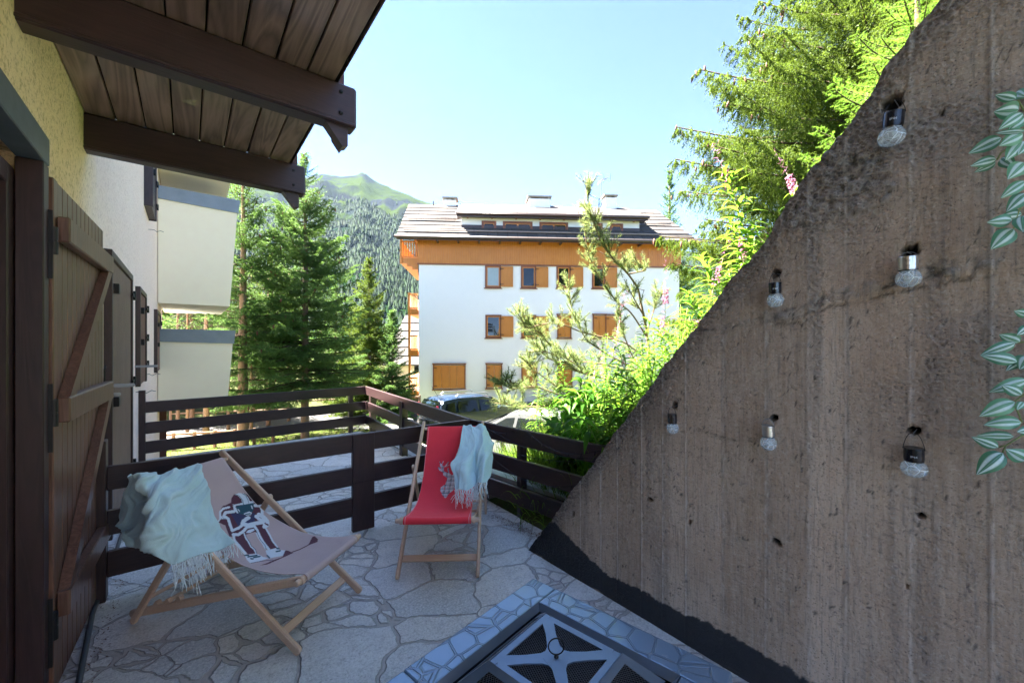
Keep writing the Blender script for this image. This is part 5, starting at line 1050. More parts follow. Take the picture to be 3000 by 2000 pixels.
    ln([(410,165),(490,200),(545,270),(560,350)], 5, TEAL); ln([(535,148),(600,190),(640,270),(650,320)], 5, TEAL)
    pg([(370,370),(420,370),(470,500),(440,500),(390,440)], WHT); pg([(415,385),(560,350),(735,320),(745,430),(700,520),(640,550),(560,530),(480,510)], TEAL); pg([(560,510),(660,470),(710,490),(690,535),(600,540)], WHT); ln([(600,520),(680,510)], 10, TEAL); ln([(465,430),(490,470)], 8, WHT); ln([(700,370),(715,420)], 9, WHT)
    ln([(190,590),(250,590)], 18, WHT); ln([(195,600),(245,600)], 5, TEAL)
def z2_(L): return zz(L, 1270, 1330, 180/1764)
def paint_deer(col, P, X, Q, w_, tot):
    s = 180/1764
    body = inpoly(P, z2_([(270,560),(330,540),(420,570),(520,600),(640,560),(640,900),(560,1050),(430,1150),(380,1230),(340,1270),(270,1200),(220,1110),(190,1040),(210,960),(280,900),(340,870),(370,770),(400,690),(330,640),(290,610)]))
    for L, w__ in [([(215,310),(260,400),(265,470)], 34), ([(220,330),(300,360),(330,360)], 14), ([(180,220),(195,270),(220,320)], 11), ([(285,205),(250,280)], 11), ([(330,360),(380,300),(430,225)], 13), ([(380,355),(440,315)], 9), ([(155,390),(180,440),(260,490),(340,540),(430,590)], 26), ([(170,380),(150,420)], 8), ([(420,410),(425,480),(440,560)], 16), ([(265,480),(300,530),(330,600)], 24), ([(340,540),(480,600)], 30)]: body |= near_line(P, z2_(L), w__*s)
    body &= ~inpoly(P, z2_([(305,950),(325,960),(330,1040),(305,1010)]))
    ang = .05; gx_ = (X*math.cos(ang)+Q*math.sin(ang)); gy_ = Q
    pl = np.array((.55, .42, .42)); c2 = np.broadcast_to(pl, col.shape).copy(); fine = (np.mod(gx_, .0085) < .004); c2[fine] = (.66, .58, .58)
    for off in (0, .009):
        c2[np.mod(gx_+off, .040) < .0034] = (.03, .05, .08); c2[np.mod(gy_+off, .040) < .0034] = (.03, .05, .08)
    wb = (np.mod(gx_-.004, .040) < .005) | (np.mod(gy_-.004, .040) < .005); c2[wb & (c2[..., 0] > .4)] = (.72, .72, .74)
    col[body] = c2[body]
deck_chair('beech deck chair with mauve-brown canvas printed with a crouching skier', (.441, 2.339), math.atan2(.621, .784), .536, (1.08, .836), (.709, .548), (1.065, .03), (.0, .365), 1.15,
    [(1.012, .808), (.93, .722), (.84, .615), (.74, .523), (.63, .462), (.50, .41), (.38, .372), (.25, .358), (.12, .366), (.03, .384)], (.48, .355, .345), paint_skier, (.60, .48, .45))
deck_chair('beech deck chair with red canvas printed with a plaid stag head', (1.121, 2.661), math.atan2(-.593, .805), .548, (1.00, .868), (.655, .57), (1.02, .03), (-.02, .405), 1.09,
    [(.925, .825), (.85, .73), (.76, .62), (.67, .515), (.57, .43), (.46, .385), (.34, .368), (.22, .375), (.10, .40), (.0, .424)], (.85, .035, .055), paint_deer, (.75, .45, .45))

# ------------------------------------------------------------------ throws
def cr(Pc, n):                                           # Catmull-Rom along axis 0
    m = len(Pc); P = np.concatenate([2*Pc[:1]-Pc[1:2], Pc, 2*Pc[-1:]-Pc[-2:-1]]); s = np.linspace(0, m-1, n); i = np.minimum(s.astype(int), m-2); t_ = (s-i).reshape(-1, *([1]*(Pc.ndim-1)))
    a, b_, c_, d = P[i], P[i+1], P[i+2], P[i+3]
    return .5*(2*b_+(c_-a)*t_+(2*a-5*b_+4*c_-d)*t_**2+(3*b_-a-3*c_+d)*t_**3)
def throw(label, rows, ox, oy, s, seed, fold, fringe_cols, skew, amp, gravity=.06, base=(0, 0, 0)):
    G = np.array([[atD(ox+x*s, oy+y*s, d) for x, y, d in r_] for r_ in rows]); nu, nv = 150, 160
    S_ = cr(G, nu).transpose(1, 0, 2); S_ = cr(S_, nv).transpose(1, 0, 2)
    A_ = np.linspace(0, 1, nu)[:, None]; B_ = np.linspace(0, 1, nv)[None, :]
    Nn = norm(np.cross(np.gradient(S_, axis=0), np.gradient(S_, axis=1))); vdir = norm(EYE-S_); Nn *= np.sign(np.sum(Nn*vdir, -1, keepdims=True))
    ph = B_*fold+A_*skew+1.2*(fbm(A_*2.+B_*0, B_*2.+A_*0, 3, seed)-.5)*2
    f = (1-np.abs(np.sin(ph*math.pi)))**1.1; lowf = fbm(A_*3+B_, B_*3, 3, seed+4)-.5; small = (1-np.abs(2*fbm(ph*2.4, A_*3.5, 3, seed+8)-1))**2-.6
    disp = amp*(f*(.25+1.2*fbm(A_*2, B_*2.4, 2, seed+2))+1.2*lowf+.5*small); S2 = S_+Nn*disp[..., None]
    t_ = thing('throw_blanket', label, 'blanket', tuple(S2[nu//2, nv//2]))
    o = linkmesh('cloth', npmesh('cloth', S2.reshape(-1, 3), gridfaces(nu, nv)), M['throw'], t_, smooth=True, world=True)
    md_ = o.modifiers.new('thick', 'SOLIDIFY'); md_.thickness = .004; md_.offset = -1
    rg = np.random.default_rng(seed); e = []; 
    for (b0, b1, n, ln_) in fringe_cols:
        for q in np.linspace(b0, b1, n):
            j = min(nv-1, max(0, int(q*(nv-1)))); p = S2[-1, j]; d = norm(S2[-1, j]-S2[-6, j]); L = ln_*rg.uniform(.75, 1.2); tt = np.linspace(0, 1, 8)[:, None]
            w_ = rg.normal(size=3)*.28; pp = p+d*L*tt*.8+w_*L*tt**1.5*.9+np.array((0, 0, -1.))*gravity*tt**1.3+np.sin(tt*rg.uniform(4, 9)+rg.uniform(0, 6))*rg.normal(size=3)*.0035+norm(EYE-p)*.006; e.append(pp)
    V, Fq = sweep(np.array(e), np.full((len(e), 8), .0016), 4); linkmesh('fringe', npmesh('fringe', V, Fq), M['fringe'], t_, smooth=True, world=True)
t = newmat('sage green throw'); p = t.pos(obj=True); wv = t.noise(380, 2, .6, p); w2 = t.noise(60, 3, .6, t.pos(1, 1, .2, obj=True))
c = t.mix(wv, (.34, .50, .52), (.60, .76, .77)); M['throw'] = t.out(t.bsdf(c, .95, t.bump(t.math('ADD', wv, w2), .5, .0025), Sheen_Weight=.35))
M['fringe'] = simple('pale fringe yarn', (.78, .84, .84), .9, .15, 200, .2)
throw('sage throw draped over the top left of the skier deck chair, fringe hanging', [
 [(975,85,2.60),(860,115,2.53),(720,160,2.46),(560,200,2.38),(430,205,2.31),(300,180,2.23),(215,190,2.22),(170,205,2.26),(150,235,2.30)],
 [(1028,190,2.56),(900,215,2.49),(760,250,2.41),(600,285,2.33),(470,300,2.26),(335,345,2.19),(310,330,2.28),(215,330,2.34),(140,370,2.38)],
 [(1075,330,2.50),(950,380,2.43),(800,400,2.36),(660,420,2.28),(540,440,2.20),(420,540,2.14),(395,480,2.26),(230,500,2.36),(95,530,2.40)],
 [(1130,520,2.45),(1010,580,2.38),(860,600,2.31),(720,620,2.23),(570,640,2.15),(400,690,2.09),(400,620,2.24),(210,680,2.36),(45,720,2.40)],
 [(1190,730,2.40),(1070,790,2.33),(920,800,2.27),(760,820,2.18),(570,830,2.10),(345,870,2.04),(385,800,2.24),(200,850,2.36),(65,870,2.38)],
 [(1290,900,2.37),(1150,960,2.30),(990,990,2.23),(810,1030,2.15),(600,1040,2.08),(320,980,2.03),(380,960,2.22),(230,960,2.32),(150,980,2.34)],
 [(1440,1030,2.33),(1260,1105,2.27),(1075,1160,2.19),(890,1225,2.11),(660,1300,2.05),(430,1130,2.04),(390,1090,2.2),(330,1080,2.27),(280,1060,2.32)]],
 340, 1340, 380/1568, 11, 4.0, [(0, .26, 34, .06), (.26, .5, 40, .09)], -2.6, .026)
throw('sage throw hung over the top right corner of the red deck chair', [
 [(320,85,3.72),(400,92,3.70),(480,108,3.69),(560,100,3.68),(630,72,3.66),(670,90,3.70),(700,130,3.74)],
 [(300,230,3.60),(390,225,3.58),(480,230,3.56),(570,200,3.55),(640,190,3.54),(705,220,3.60),(745,250,3.70)],
 [(290,400,3.46),(380,390,3.43),(470,380,3.42),(560,370,3.42),(650,350,3.40),(740,370,3.46),(800,385,3.60)],
 [(190,600,3.36),(300,580,3.32),(410,570,3.30),(500,560,3.33),(590,550,3.30),(700,540,3.30),(790,560,3.5)],
 [(135,730,3.27),(250,740,3.22),(370,740,3.19),(495,730,3.27),(565,720,3.26),(680,710,3.18),(775,705,3.35)],
 [(180,920,3.17),(280,930,3.11),(390,920,3.08),(505,900,3.20),(555,880,3.20),(660,880,3.10),(740,890,3.25)],
 [(190,1140,3.06),(280,1135,3.03),(390,1150,3.02),(500,1080,3.10),(540,1040,3.14),(620,1020,3.04),(700,1030,3.10)]],
 1300, 1230, 160/896, 23, 2.6, [(0, .62, 56, .085), (.70, 1., 26, .09)], .8, .020, gravity=.035)

# ================================================================== FIRE PIT TABLE
Cx, Cy = .955, .962; rzt = math.atan2(.183, .983); ft = thing('fire_pit_table', 'square blue-grey steel fire pit table embossed with stone shapes, mesh spark lid on top', 'fire pit', (Cx, Cy, 0), rzt)
hs2 = .432; zt = .48; hi = .288
t = newmat('embossed steel'); p = t.pos(obj=True); ve = t.n('TexVoronoi', props=dict(feature='DISTANCE_TO_EDGE'), Vector=t.n('Mapping', Vector=p, Scale=(1, 1, .0)), Scale=11., Randomness=.62)
gr = t.ramp(ve, (.012, .30), (.05, .0)); n1 = t.noise(3, 4, .6, p); n2 = t.noise(60, 5, .7, p); sc_ = t.noise(14, 5, .7, p)
edge_h = t.ramp(ve, (.0, 1.), (.022, 1.), (.04, .0), (.07, .35))
c = t.mix(n1, (.13, .20, .28), (.22, .31, .40)); c = t.mix(t.ramp(sc_, (.66, 0), (.72, .55)), c, (.35, .40, .45)); c = t.mix(gr, c, (.05, .08, .12))
M['emb'] = t.out(t.bsdf(c, t.math('MULTIPLY_ADD', n2, .2, .22), t.bump(edge_h, .8, .008), Metallic=.35, Coat_Weight=.3))
M['steel_blue'] = simple('blue grey steel', (.13, .18, .24), .3, .2, 12, .05, .4)
M['steel_dark'] = simple('dark painted steel', (.028, .034, .042), .4, .3, 30, .1, .5)
M['mesh_wire'] = simple('black mesh wire', (.16, .17, .19), .4, .3, 40, .0, .7)
M['soot'] = simple('sooty bowl', (.012, .011, .011), .9, .5, 12, .4)
def ring(o, i_, z0_, z1_): return [(-o, -o, o, -i_), (-o, i_, o, o), (-o, -i_, -i_, i_), (i_, -i_, o, i_)]
for k in range(4):                                       # four frame segments meeting with a visible joint
    a = k*math.pi/2; ca_, sa_ = math.cos(a), math.sin(a)
    def rt(x, y, z): return (x*ca_-y*sa_, x*sa_+y*ca_, z)
    q = MB(); wq = .13; g_ = .0012
    q.v = []; P_ = [rt(-hs2+g_, -hs2, 0), rt(hs2-wq-g_, -hs2, 0), rt(hs2-wq-g_, -hs2+wq, 0), rt(-hs2+g_, -hs2+wq, 0)]
    q.prism([(x, y, zt-.045) for x, y, z in P_], (0, 0, .045)); o = q.build('table_edge', M['emb'], ft); bv = o.modifiers.new('b', 'BEVEL'); bv.width = .006; bv.segments = 2
    q = MB(); P_ = [rt(-hs2+wq, -hs2+wq+.001, 0), rt(hs2-wq, -hs2+wq+.001, 0), rt(hs2-wq-.022, -hs2+wq+.022, 0), rt(-hs2+wq+.022, -hs2+wq+.022, 0)]
    q.add([(P_[0][0], P_[0][1], zt+.001), (P_[1][0], P_[1][1], zt+.001), (P_[2][0], P_[2][1], zt-.022), (P_[3][0], P_[3][1], zt-.022)], [(0, 1, 2, 3)]); q.build('inner_lip', M['steel_blue'], ft, fix=False)
q = MB()
for sx in (-1, 1):
    for sy in (-1, 1): q.box(sx*.39-.03, sx*.39+.03, sy*.39-.03, sy*.39+.03, 0, zt-.046, .004)
q.box(-.40, .40, -.401, -.39, .10, zt-.046).box(-.40, .40, .39, .401, .10, zt-.046).box(-.401, -.39, -.389, .389, .10, zt-.046).box(.39, .401, -.389, .389, .10, zt-.046).build('base', M['steel_dark'], ft)
q = MB().lathe((0, 0, 0), [(.01, .27), (.20, .27), (.32, .36), (.395, .44)], 4); q.v = [((x-y)*.7071*1.0, (x+y)*.7071*1.0, z) for x, y, z in q.v]; q.build('fire_bowl', M['soot'], ft, fix=False)
# lid: raised plate with cross, sloping mesh sides
lp = (.02, .03); hp = .157; zp = .565; hb_ = .262; zb = .462
lo = thing('spark_lid', None, None); lo.parent = ft; lo.location = (0, 0, 0)
import bmesh
def plate():
    n = 120; g_ = np.linspace(-hp, hp, n); X, Y = np.meshgrid(g_, g_, indexing='ij'); u_ = np.abs(X)/hp; v_ = np.abs(Y)/hp
    return X, Y
q = MB(); r_ = hp; bw = .026
q.box(-r_, r_, -r_, -r_+bw, zp-.006, zp, .002).box(-r_, r_, r_-bw, r_, zp-.006, zp, .002).box(-r_, -r_+bw, -r_+bw, r_-bw, zp-.006, zp-.0002, .001).box(r_-bw, r_, -r_+bw, r_-bw, zp-.006, zp-.0002, .001)
q.build('lid_frame', M['steel_blue'], lo)
for a in (math.pi/4, -math.pi/4):
    d = np.array((math.cos(a), math.sin(a), 0)); n_ = np.array((-d[1], d[0], 0)); L = r_*1.38
    P_ = [-d*L-n_*.045, -d*L*.5-n_*.018, -n_*.022-d*.05, -n_*.045, -n_*.022+d*.05, d*L*.5-n_*.018, d*L-n_*.045]; P_ = P_+[p_*1. for p_ in [d*L+n_*.045, d*L*.5+n_*.018, n_*.022+d*.05, n_*.045, n_*.022-d*.05, -d*L*.5+n_*.018, -d*L+n_*.045]]
    P_ = [np.clip(p_, -r_+.003, r_-.003) for p_ in P_]
    MB().prism([(p_[0], p_[1], zp-.0055+(.0007 if a > 0 else 0)) for p_ in P_], (0, 0, .0054)).build('lid_cross', M['steel_blue'], lo)
def wires(P00, P10, P11, P01, pitch, rad, name):
    P00, P10, P11, P01 = [np.array(x, float) for x in (P00, P10, P11, P01)]; pa = []; W_ = np.linalg.norm(P10-P00); H_ = np.linalg.norm(P01-P00)
    bl_ = lambda s, t_: (P00*(1-s)+P10*s)*(1-t_)+(P01*(1-s)+P11*s)*t_
    for dg in (-1, 1):
        n = int((W_+H_)/pitch)
        for k in range(-n, n*2):
            c0 = k*pitch; pts_ = []
            for t_ in (0., 1.):
                s_ = (c0+dg*t_*H_*.55)/W_; pts_.append((s_, t_))
            (s0, t0), (s1, t1) = pts_
            if max(s0, s1) < 0 or min(s0, s1) > 1: continue
            def cut(sa, ta, sb, tb):
                if sa < 0: f_ = (0-sa)/(sb-sa); return 0., ta+(tb-ta)*f_
                if sa > 1: f_ = (1-sa)/(sb-sa); return 1., ta+(tb-ta)*f_
                return sa, ta
            a_ = cut(s0, t0, s1, t1); b_ = cut(s1, t1, s0, t0); pa.append([bl_(*a_), bl_(*b_)])
    V, Fq = sweep(np.array(pa), np.full((len(pa), 2), rad), 3); linkmesh(name, npmesh(name, V, Fq), M['mesh_wire'], lo)
wires((-r_+.02, -r_+.02, zp-.008), (r_-.02, -r_+.02, zp-.008), (r_-.02, r_-.02, zp-.008), (-r_+.02, r_-.02, zp-.008), .0085, .0006, 'lid_mesh')
for k in range(4):
    a = k*math.pi/2; ca_, sa_ = math.cos(a), math.sin(a)
    def rt(x, y, z): return np.array((x*ca_-y*sa_, x*sa_+y*ca_, z))
    A_, B_, C_, D_ = rt(-r_, -r_, zp), rt(r_, -r_, zp), rt(hb_, -hb_, zb), rt(-hb_, -hb_, zb); q = MB(); lerp = lambda a_, b_, t_: a_+(b_-a_)*t_
    def pt(s, t_): return lerp(lerp(A_, B_, s), lerp(D_, C_, s), t_)
    for (s0, s1, t0, t1) in ((0, 1, 0, .16), (0, 1, .86, 1), (0, .09, .16, .86), (.91, 1, .16, .86)): q.add([pt(s0, t0), pt(s1, t0), pt(s1, t1), pt(s0, t1)], [(0, 1, 2, 3)])
    o = q.build('lid_side', M['steel_blue'], lo, fix=False); o.modifiers.new('t', 'SOLIDIFY').thickness = .003
    wires(pt(.08, .15), pt(.92, .15), pt(.92, .87), pt(.08, .87), .0085, .0006, 'side_mesh')
MB().tube([(.0+.026*math.sin(k*math.pi/10)*.655, -.026*math.sin(k*math.pi/10)*.755, zp+.036-.027*math.cos(k*math.pi/10)) for k in range(21)], .0023, 8, cap=False).lathe((0, 0, zp), [(.008, 0), (.008, .004), (.004, .006), (.004, .010)], 12).build('lid_ring', M['black_iron'], lo, smooth=True)
# logs in the bowl
lgm = simple('split log', (.36, .20, .12), .9, .5, 18, .6)
def tw(x, y, z): c0, s0 = math.cos(rzt), math.sin(rzt); return (Cx+x*c0-y*s0, Cy+x*s0+y*c0, z)
for i, (a, b_, r0, lb) in enumerate([((-.12, -.10, .33), (.06, -.02, .40), .032, 'split log with reddish end lying across the fire bowl under the mesh lid'), ((.0, -.14, .33), (-.03, .08, .36), .036, 'charred log lying beneath the other one in the fire bowl'), ((.08, -.10, .33), (.13, .10, .35), .03, 'short log at the right side of the fire bowl')]):
    tag(MB().beam(tw(*a), tw(*b_), r0*1.8, r0*1.6, bev=.008).build('firewood_log', lgm), lb, 'log')

# ================================================================== SOLAR BULBS ON THE WALL
t = newmat('crackle glass'); p = t.pos(obj=True); ck_ = t.n('TexVoronoi', props=dict(feature='DISTANCE_TO_EDGE'), Vector=p, Scale=34., Randomness=1.)
cr_ = t.ramp(ck_, (.0, .9), (.045, 0)); g1 = t.bsdf((.92, .97, .97), .04, t.bump(ck_, .8, .004), Transmission_Weight=1., IOR=1.3); tr_ = t.n('BsdfTransparent', Color=(.93, .96, .96))
g2 = t.n('MixShader', i0=.45, i1=g1, i2=tr_); wht = t.bsdf((.9, .95, .97), .12); M['crackle'] = t.out(t.n('MixShader', i0=t.math('MULTIPLY_ADD', cr_, .6, .22), i1=g2, i2=wht))
M['silver'] = simple('brushed steel cap', (.62, .60, .58), .28, .1, 40, .1, .9); M['blackcap'] = simple('glossy black cap', (.012, .012, .016), .15, .2, 20, .0)
M['print'] = simple('white cap lettering', (.55, .57, .6), .5, .05); M['printd'] = simple('dark cap lettering', (.06, .06, .07), .5, .05)
def lettering(txt, size, m, parent, R_, z, a0, name='lettering'):
    cu = bpy.data.curves.new('t', 'FONT'); cu.body = txt; cu.size = size; cu.align_x = 'CENTER'; cu.align_y = 'CENTER'; ob = bpy.data.objects.new('t', cu); COL.objects.link(ob)
    dg = bpy.context.evaluated_depsgraph_get(); me = bpy.data.meshes.new_from_object(ob.evaluated_get(dg)); bpy.data.objects.remove(ob); me.materials.clear()
    for v in me.vertices: a = a0+v.co.x/R_; y = v.co.y; v.co = ((R_+.0006)*math.cos(a), (R_+.0006)*math.sin(a), z+y)
    return linkmesh(name, me, m, parent)
def bulb(label, u, vt, vb, cap, tilt=0., nail=True, X=2.035, txt=None, wide=1.0, vh=None):
    top = atX(u, vt, X); bot = atX(u, vb, X); h = float(top[2]-bot[2]); k = h/.122
    t_ = thing('solar_bulb', label, 'hanging light', tuple(bot), 0); t_.rotation_euler = (tilt, -.06, 0)
    rc = .027*k*wide; zc0 = h*.60; rg_ = .036*k*wide
    gl_ = MB().lathe((0, 0, 0), [(.004, 0), (rg_*.55, .004*k), (rg_*.88, .016*k), (rg_, .034*k), (rg_*.92, .051*k), (rg_*.62, .066*k), (rg_*.56, zc0)], 28).build('globe', M['crackle'], t_, smooth=True)
    MB().lathe((0, 0, .01), [(.001, .012), (rg_*.35, .016), (rg_*.45, .03*k), (rg_*.30, .045*k), (.001, .052*k)], 12).build('inner_diffuser', M['crackle'], t_, smooth=True)
    MB().lathe((0, 0, 0), [(rc*.93, zc0-.003), (rc*.93, zc0), (rc, zc0+.001), (rc, h-.002), (rc*.97, h), (rc*.6, h-.0)], 28).build('cap', M[cap], t_)
    MB().lathe((0, 0, 0), [(rc*.96, zc0-.006), (rc*.96, zc0-.0031)], 24).build('collar', M['blackcap'], t_)
    hook = .045*k if vh is None else float(atX(u, vh, X)[2]-top[2]); a = np.linspace(-1, 1, 15)
    MB().tube([(0.0+.0*q, rc*1.04*math.copysign(min(1, (1-(1-abs(q))**1.0)**.65), q), h-.006+hook*(1-abs(q)**1.8)) for q in a], .0011, 6, cap=True).build('wire_loop', M['grey_iron' if cap == 'silver' else 'black_iron'], t_, smooth=True)
    MB().lathe((.045, 0, h+hook-.006), [(.0015, -.06), (.0015, .03)], 6, (1, 0, 0)).build('nail', M['grey_iron'], t_)
    va = math.atan2(-bot[1], -bot[0])
    if txt: lettering(txt, .012*k, M['print'] if cap != 'silver' else M['printd'], t_, rc, zc0+(h-zc0)*(.35 if cap != 'silver' else .62), va)
    if txt and cap == 'silver': lettering('IP44', .007*k, M['printd'], t_, rc, zc0+(h-zc0)*.22, va)
    return t_
bulb('black-capped glass bulb light hanging highest on the wall, close to its sloping edge', 2608, 335, 430, 'blackcap', .10, txt='IP44', vh=300, wide=1.15)
bulb('black-capped glass bulb light hanging below the sloping edge, level with the printed steel one', 2272, 828, 900, 'blackcap', .0, txt='IP44', vh=798)
bulb('steel-capped glass bulb light with CE printing on its cap, nearest the highest one', 2661, 752, 842, 'silver', .0, txt='CE', vh=735, wide=1.12)
bulb('smallest black-capped glass bulb light, lowest along the slope above the railing', 1971, 1212, 1270, 'blackcap', 0, vh=1188)
bulb('plain steel-capped glass bulb light hanging at mid wall between two black-capped ones', 2252, 1245, 1318, 'silver', 0, vh=1222)
bulb('black-capped glass bulb light hanging on a long wire loop, lowest at the right', 2678, 1310, 1396, 'blackcap', 0, txt='IP44', vh=1262, wide=1.2)

# ================================================================== ARTIFICIAL TRAILING PLANTS
t = newmat('striped plastic leaf'); sA = t.attr('s'); vA = t.attr('v'); n1 = t.noise(160, 3, .6, t.pos())
st_ = t.ramp(sA, (.14, 0), (.24, 1), (.46, 1), (.62, 0)); stc = t.ramp(sA, (.0, 1), (.035, 0)); c = t.mix(vA, (.045, .17, .085), (.17, .40, .20)); c = t.mix(t.math('MULTIPLY', st_, .85), c, t.mix(n1, (.50, .66, .62), (.80, .90, .86))); c = t.mix(t.math('MULTIPLY', stc, .7), c, (.35, .5, .4))
M['striped'] = t.out(t.n('MixShader', i0=.18, i1=t.bsdf(c, .35), i2=t.n('BsdfTranslucent', Color=c)))
def sleaf(base, tip, w_, up, X_, v):
    a = np.array(base); b_ = np.array(tip); L = np.linalg.norm(b_-a); d = (b_-a)/L; nn = 12; mm = 9; toc = norm(EYE-a); s0 = norm(np.cross(d, toc)); s0 = norm(s0+toc*up); nrm = np.cross(s0, d)
    T_ = np.linspace(0, 1, nn)[:, None]; S_ = np.linspace(-1, 1, mm)[None, :]; pr = np.sin(np.pi*T_**.72)**.85; hw = w_*.5*pr
    P = a+d*L*T_[..., None]+s0*(hw*S_)[..., None]+nrm*(-np.sign(nrm@toc)*-.14*w_*(1-np.abs(S_))*pr+.10*L*np.sin(np.pi*T_)*.5)[..., None]+np.array((0, 0, -1.))*(.10*L*T_**2)[..., None]
    return P.reshape(-1, 3), gridfaces(nn, mm), np.repeat(np.abs(S_), nn, 0).ravel(), np.full(nn*mm, v)
def garland(label, leaves, stems, ox, oy, s, extra, seed):
    rg = np.random.default_rng(seed); t_ = thing('trailing_plant', label, 'artificial plant', tuple(atX(ox+leaves[0][2]*s, oy+leaves[0][3]*s, 1.95)))
    LL = [(np.array(atX(ox+x1*s, oy+y1*s, xx)), np.array(atX(ox+x0*s, oy+y0*s, xx-.03)), wf, .1) for (x0, y0, x1, y1, wf, xx) in leaves]
    z0_, z1_, ne = extra
    for k in range(ne):
        z = rg.uniform(z0_, z1_); a = np.array((1.93+rg.normal()*.02, rg.uniform(-.34, -.09), z)); an_ = rg.uniform(0, 6.28); L = rg.uniform(.07, .11); LL.append((a, a+np.array((-.03, math.cos(an_)*L, math.sin(an_)*L*.8-.02)), .036, .2))
    for i, (a, b_, w_, up) in enumerate(LL):
        P, Q, S_, V_ = sleaf(a, b_, w_, rg.uniform(-.35, .35), 0, rg.uniform(0, 1)); o = linkmesh('leaf', npmesh('leaf', P, Q, dict(s=S_, v=V_)), M['striped'], t_, smooth=True, world=True)
    q = MB()
    for L_ in stems: q.tube([atX(ox+x*s, oy+y*s, 1.95) for x, y in L_], .0022, 6)
    q.tube([(1.95, -.10, z1_+.1), (1.93, -.12, (z0_+z1_)/2), (1.95, -.07, z0_)], .003, 6); q.build('stems', M['fw_stem'], t_, world=True, smooth=True)
garland('striped green trailing plant hanging at the upper right of the wall', [(1085,60,1245,105,.030,1.93),(1075,190,1265,190,.050,1.92),(1110,325,1300,215,.036,1.9),(1185,335,1310,245,.040,1.93),(1085,350,1310,352,.020,1.9),(880,505,1135,405,.044,1.94),(1115,450,1300,372,.044,1.91),(895,605,1095,568,.034,1.93),(925,655,1090,585,.030,1.97),(1165,560,1290,430,.042,1.93),(1180,705,1310,590,.048,1.92),(1125,850,1320,735,.034,1.93),(1170,955,1330,830,.044,1.93),(1020,1035,1215,1035,.038,1.90),(1110,1000,1290,985,.034,1.96),(1050,1240,1228,1100,.050,1.91),(1330,80,1240,60,.03,1.95),(1260,520,1330,430,.045,1.94),(1240,620,1130,560,.035,1.97),(1300,1110,1290,1000,.04,1.9)],
 [[(1320, 40), (1250, 95), (1310, 200)], [(1330, 300), (1200, 470), (1130, 520), (1100, 570)], [(1200, 470), (1140, 410)], [(1320, 850), (1240, 1030), (1215, 1035)], [(1260, 1030), (1228, 1100)]], 2500, 250, 500/1307, (1.9, 2.6, 34), 1)
garland('striped green trailing plant hanging at the lower right of the wall', [(590,885,650,905,.03,1.93),(600,975,650,950,.03,1.93),(535,970,612,1005,.036,1.93),(465,1045,595,1010,.034,1.92),(466,1045,602,1078,.038,1.90),(560,1105,620,1070,.028,1.94),(497,1180,640,1145,.040,1.94),(543,1155,618,1200,.034,1.90),(462,1268,594,1225,.048,1.92),(478,1300,618,1300,.042,1.93),(433,1345,533,1392,.034,1.90),(450,1340,590,1352,.030,1.96),(452,1482,550,1412,.052,1.91),(560,1390,640,1440,.046,1.93),(600,1250,625,1225,.02,1.93),(600,1330,650,1330,.03,1.93),(610,1100,650,1060,.05,1.93)],
 [[(650, 1180), (590, 1225), (620, 1300)], [(650, 1330), (560, 1385), (533, 1392)], [(560, 1385), (548, 1412)], [(650, 1000), (595, 1010)]], 2500, 200, 500/627, (1.1, 1.62, 26), 2)

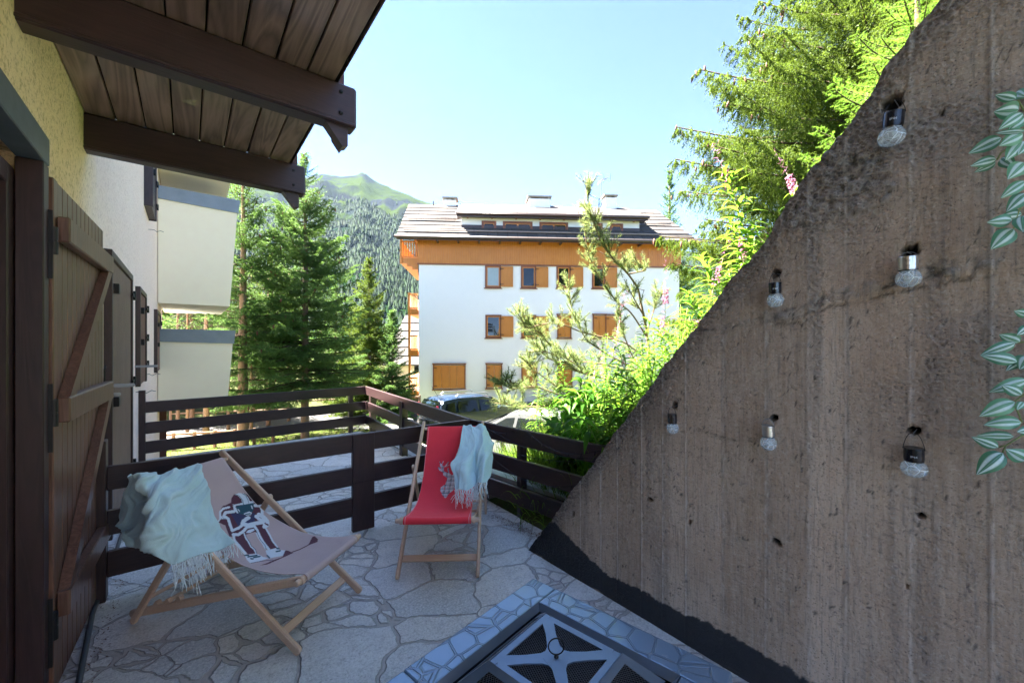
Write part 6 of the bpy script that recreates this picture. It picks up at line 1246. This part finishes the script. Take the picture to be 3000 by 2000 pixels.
# ================================================================== FAIRY LIGHTS ON THE RAILING
fl_ = thing('fairy_lights', 'string of tiny fairy lights on dark cable draped along the railing behind the wall', 'string lights', (2.27, 3.3, .8))
def rz3(u, v): # on the inner face of the railing
    r = ray(u, v); A_ = np.array((2.262, 3.56)); D_ = np.array((2.497-2.262, 1.75-3.56)); Mx = np.array([[r[0], -D_[0]], [r[1], -D_[1]]]); k, s = np.linalg.solve(Mx, A_); return EYE+r*k-np.array((.006, 0, 0))
S3 = 600/2091; zz3 = lambda L: [rz3(1300+x*S3, 1200+y*S3) for x, y in L]
runs = [[(330,90),(400,170),(500,215),(620,235),(700,215),(760,190),(850,200)], [(450,190),(560,250),(700,325),(820,380),(950,415),(1080,455),(1230,475),(1400,490),(1560,500)], [(855,225),(950,300),(1050,370),(1180,425),(1310,450),(1430,445),(1560,425),(1620,420)], [(540,375),(650,425),(760,450),(880,480),(1000,500),(1110,515),(1300,525),(1540,525)], [(490,480),(620,580),(780,690),(960,760),(1150,780),(1300,780),(1400,760)]]
q = MB()
for L in runs:
    P_ = cr(np.array(zz3(L)), 40); q2 = MB().tube(P_, .0016, 5); q2.build('cable', M['blackcap'], fl_, world=True)
    for j in range(3, 38, 6):
        p_ = P_[j]; sg = -1 if j % 4 else 1; e_ = p_+np.array((-.004, .004, sg*.028)); lb_ = MB().tube([p_, e_], .0025, 6).build('lamp_holder', M['blackcap'], fl_, world=True)
        MB().lathe(e_, [(.0012, 0), (.003, .001*1), (.0028, .006)], 8, (0, 0, sg)).build('lamp', M['crackle'], lb_, world=True) if False else None
# debris in the corner by the kerb and along the wall
rg = np.random.default_rng(77); n = 900; a = rg.uniform(0, 6.28, n); t0 = rg.uniform(0, 1, n); k = rg.uniform(0, 1, n) < .62
X = np.where(k, 2.26+.0*t0-np.abs(rg.normal(size=n))*.05, -.36+rg.normal(size=n)*.03); Y = np.where(k, 3.1-1.0*t0, 2.0+2.6*t0); X = np.where(k, X+.10*(3.1-Y)*.9, X)
V, Q = blades(np.c_[X, Y, np.full(n, .012)], norm(np.c_[np.cos(a), np.sin(a), rg.uniform(0, .5, n)]), rg.uniform(.006, .022, n), rg.uniform(.003, .008, n), np.zeros(n), 2)
tag(linkmesh('dead_leaves', npmesh('dead_leaves', V, Q, dict(v=np.repeat(rg.uniform(0, 1, n), 9))), leafmat('dead leaves', (.06, .03, .02), (.24, .13, .08), .1, .9)), 'brown dead needles and leaf litter gathered along the edges of the paving', 'leaf litter', kind='stuff')
# ================================================================== HAZE IN THE VALLEY AIR
zt_ = float(max(v.co.z for v in mo.data.vertices))+25; t = NT(bpy.data.materials.new('haze air')); vo = t.n('VolumePrincipled', Color=(.52, .72, 1.0), Density=.00003, Anisotropy=.2)
o_ = t.t.nodes.new('ShaderNodeOutputMaterial'); t.t.links.new(vo, o_.inputs['Volume'])
hz_o = MB().box(-2150, 2150, -2150, 2150, -60, zt_).build('haze', t.m); tag(hz_o, 'thin blue summer haze over the valley and the mountain', 'haze', kind='stuff')
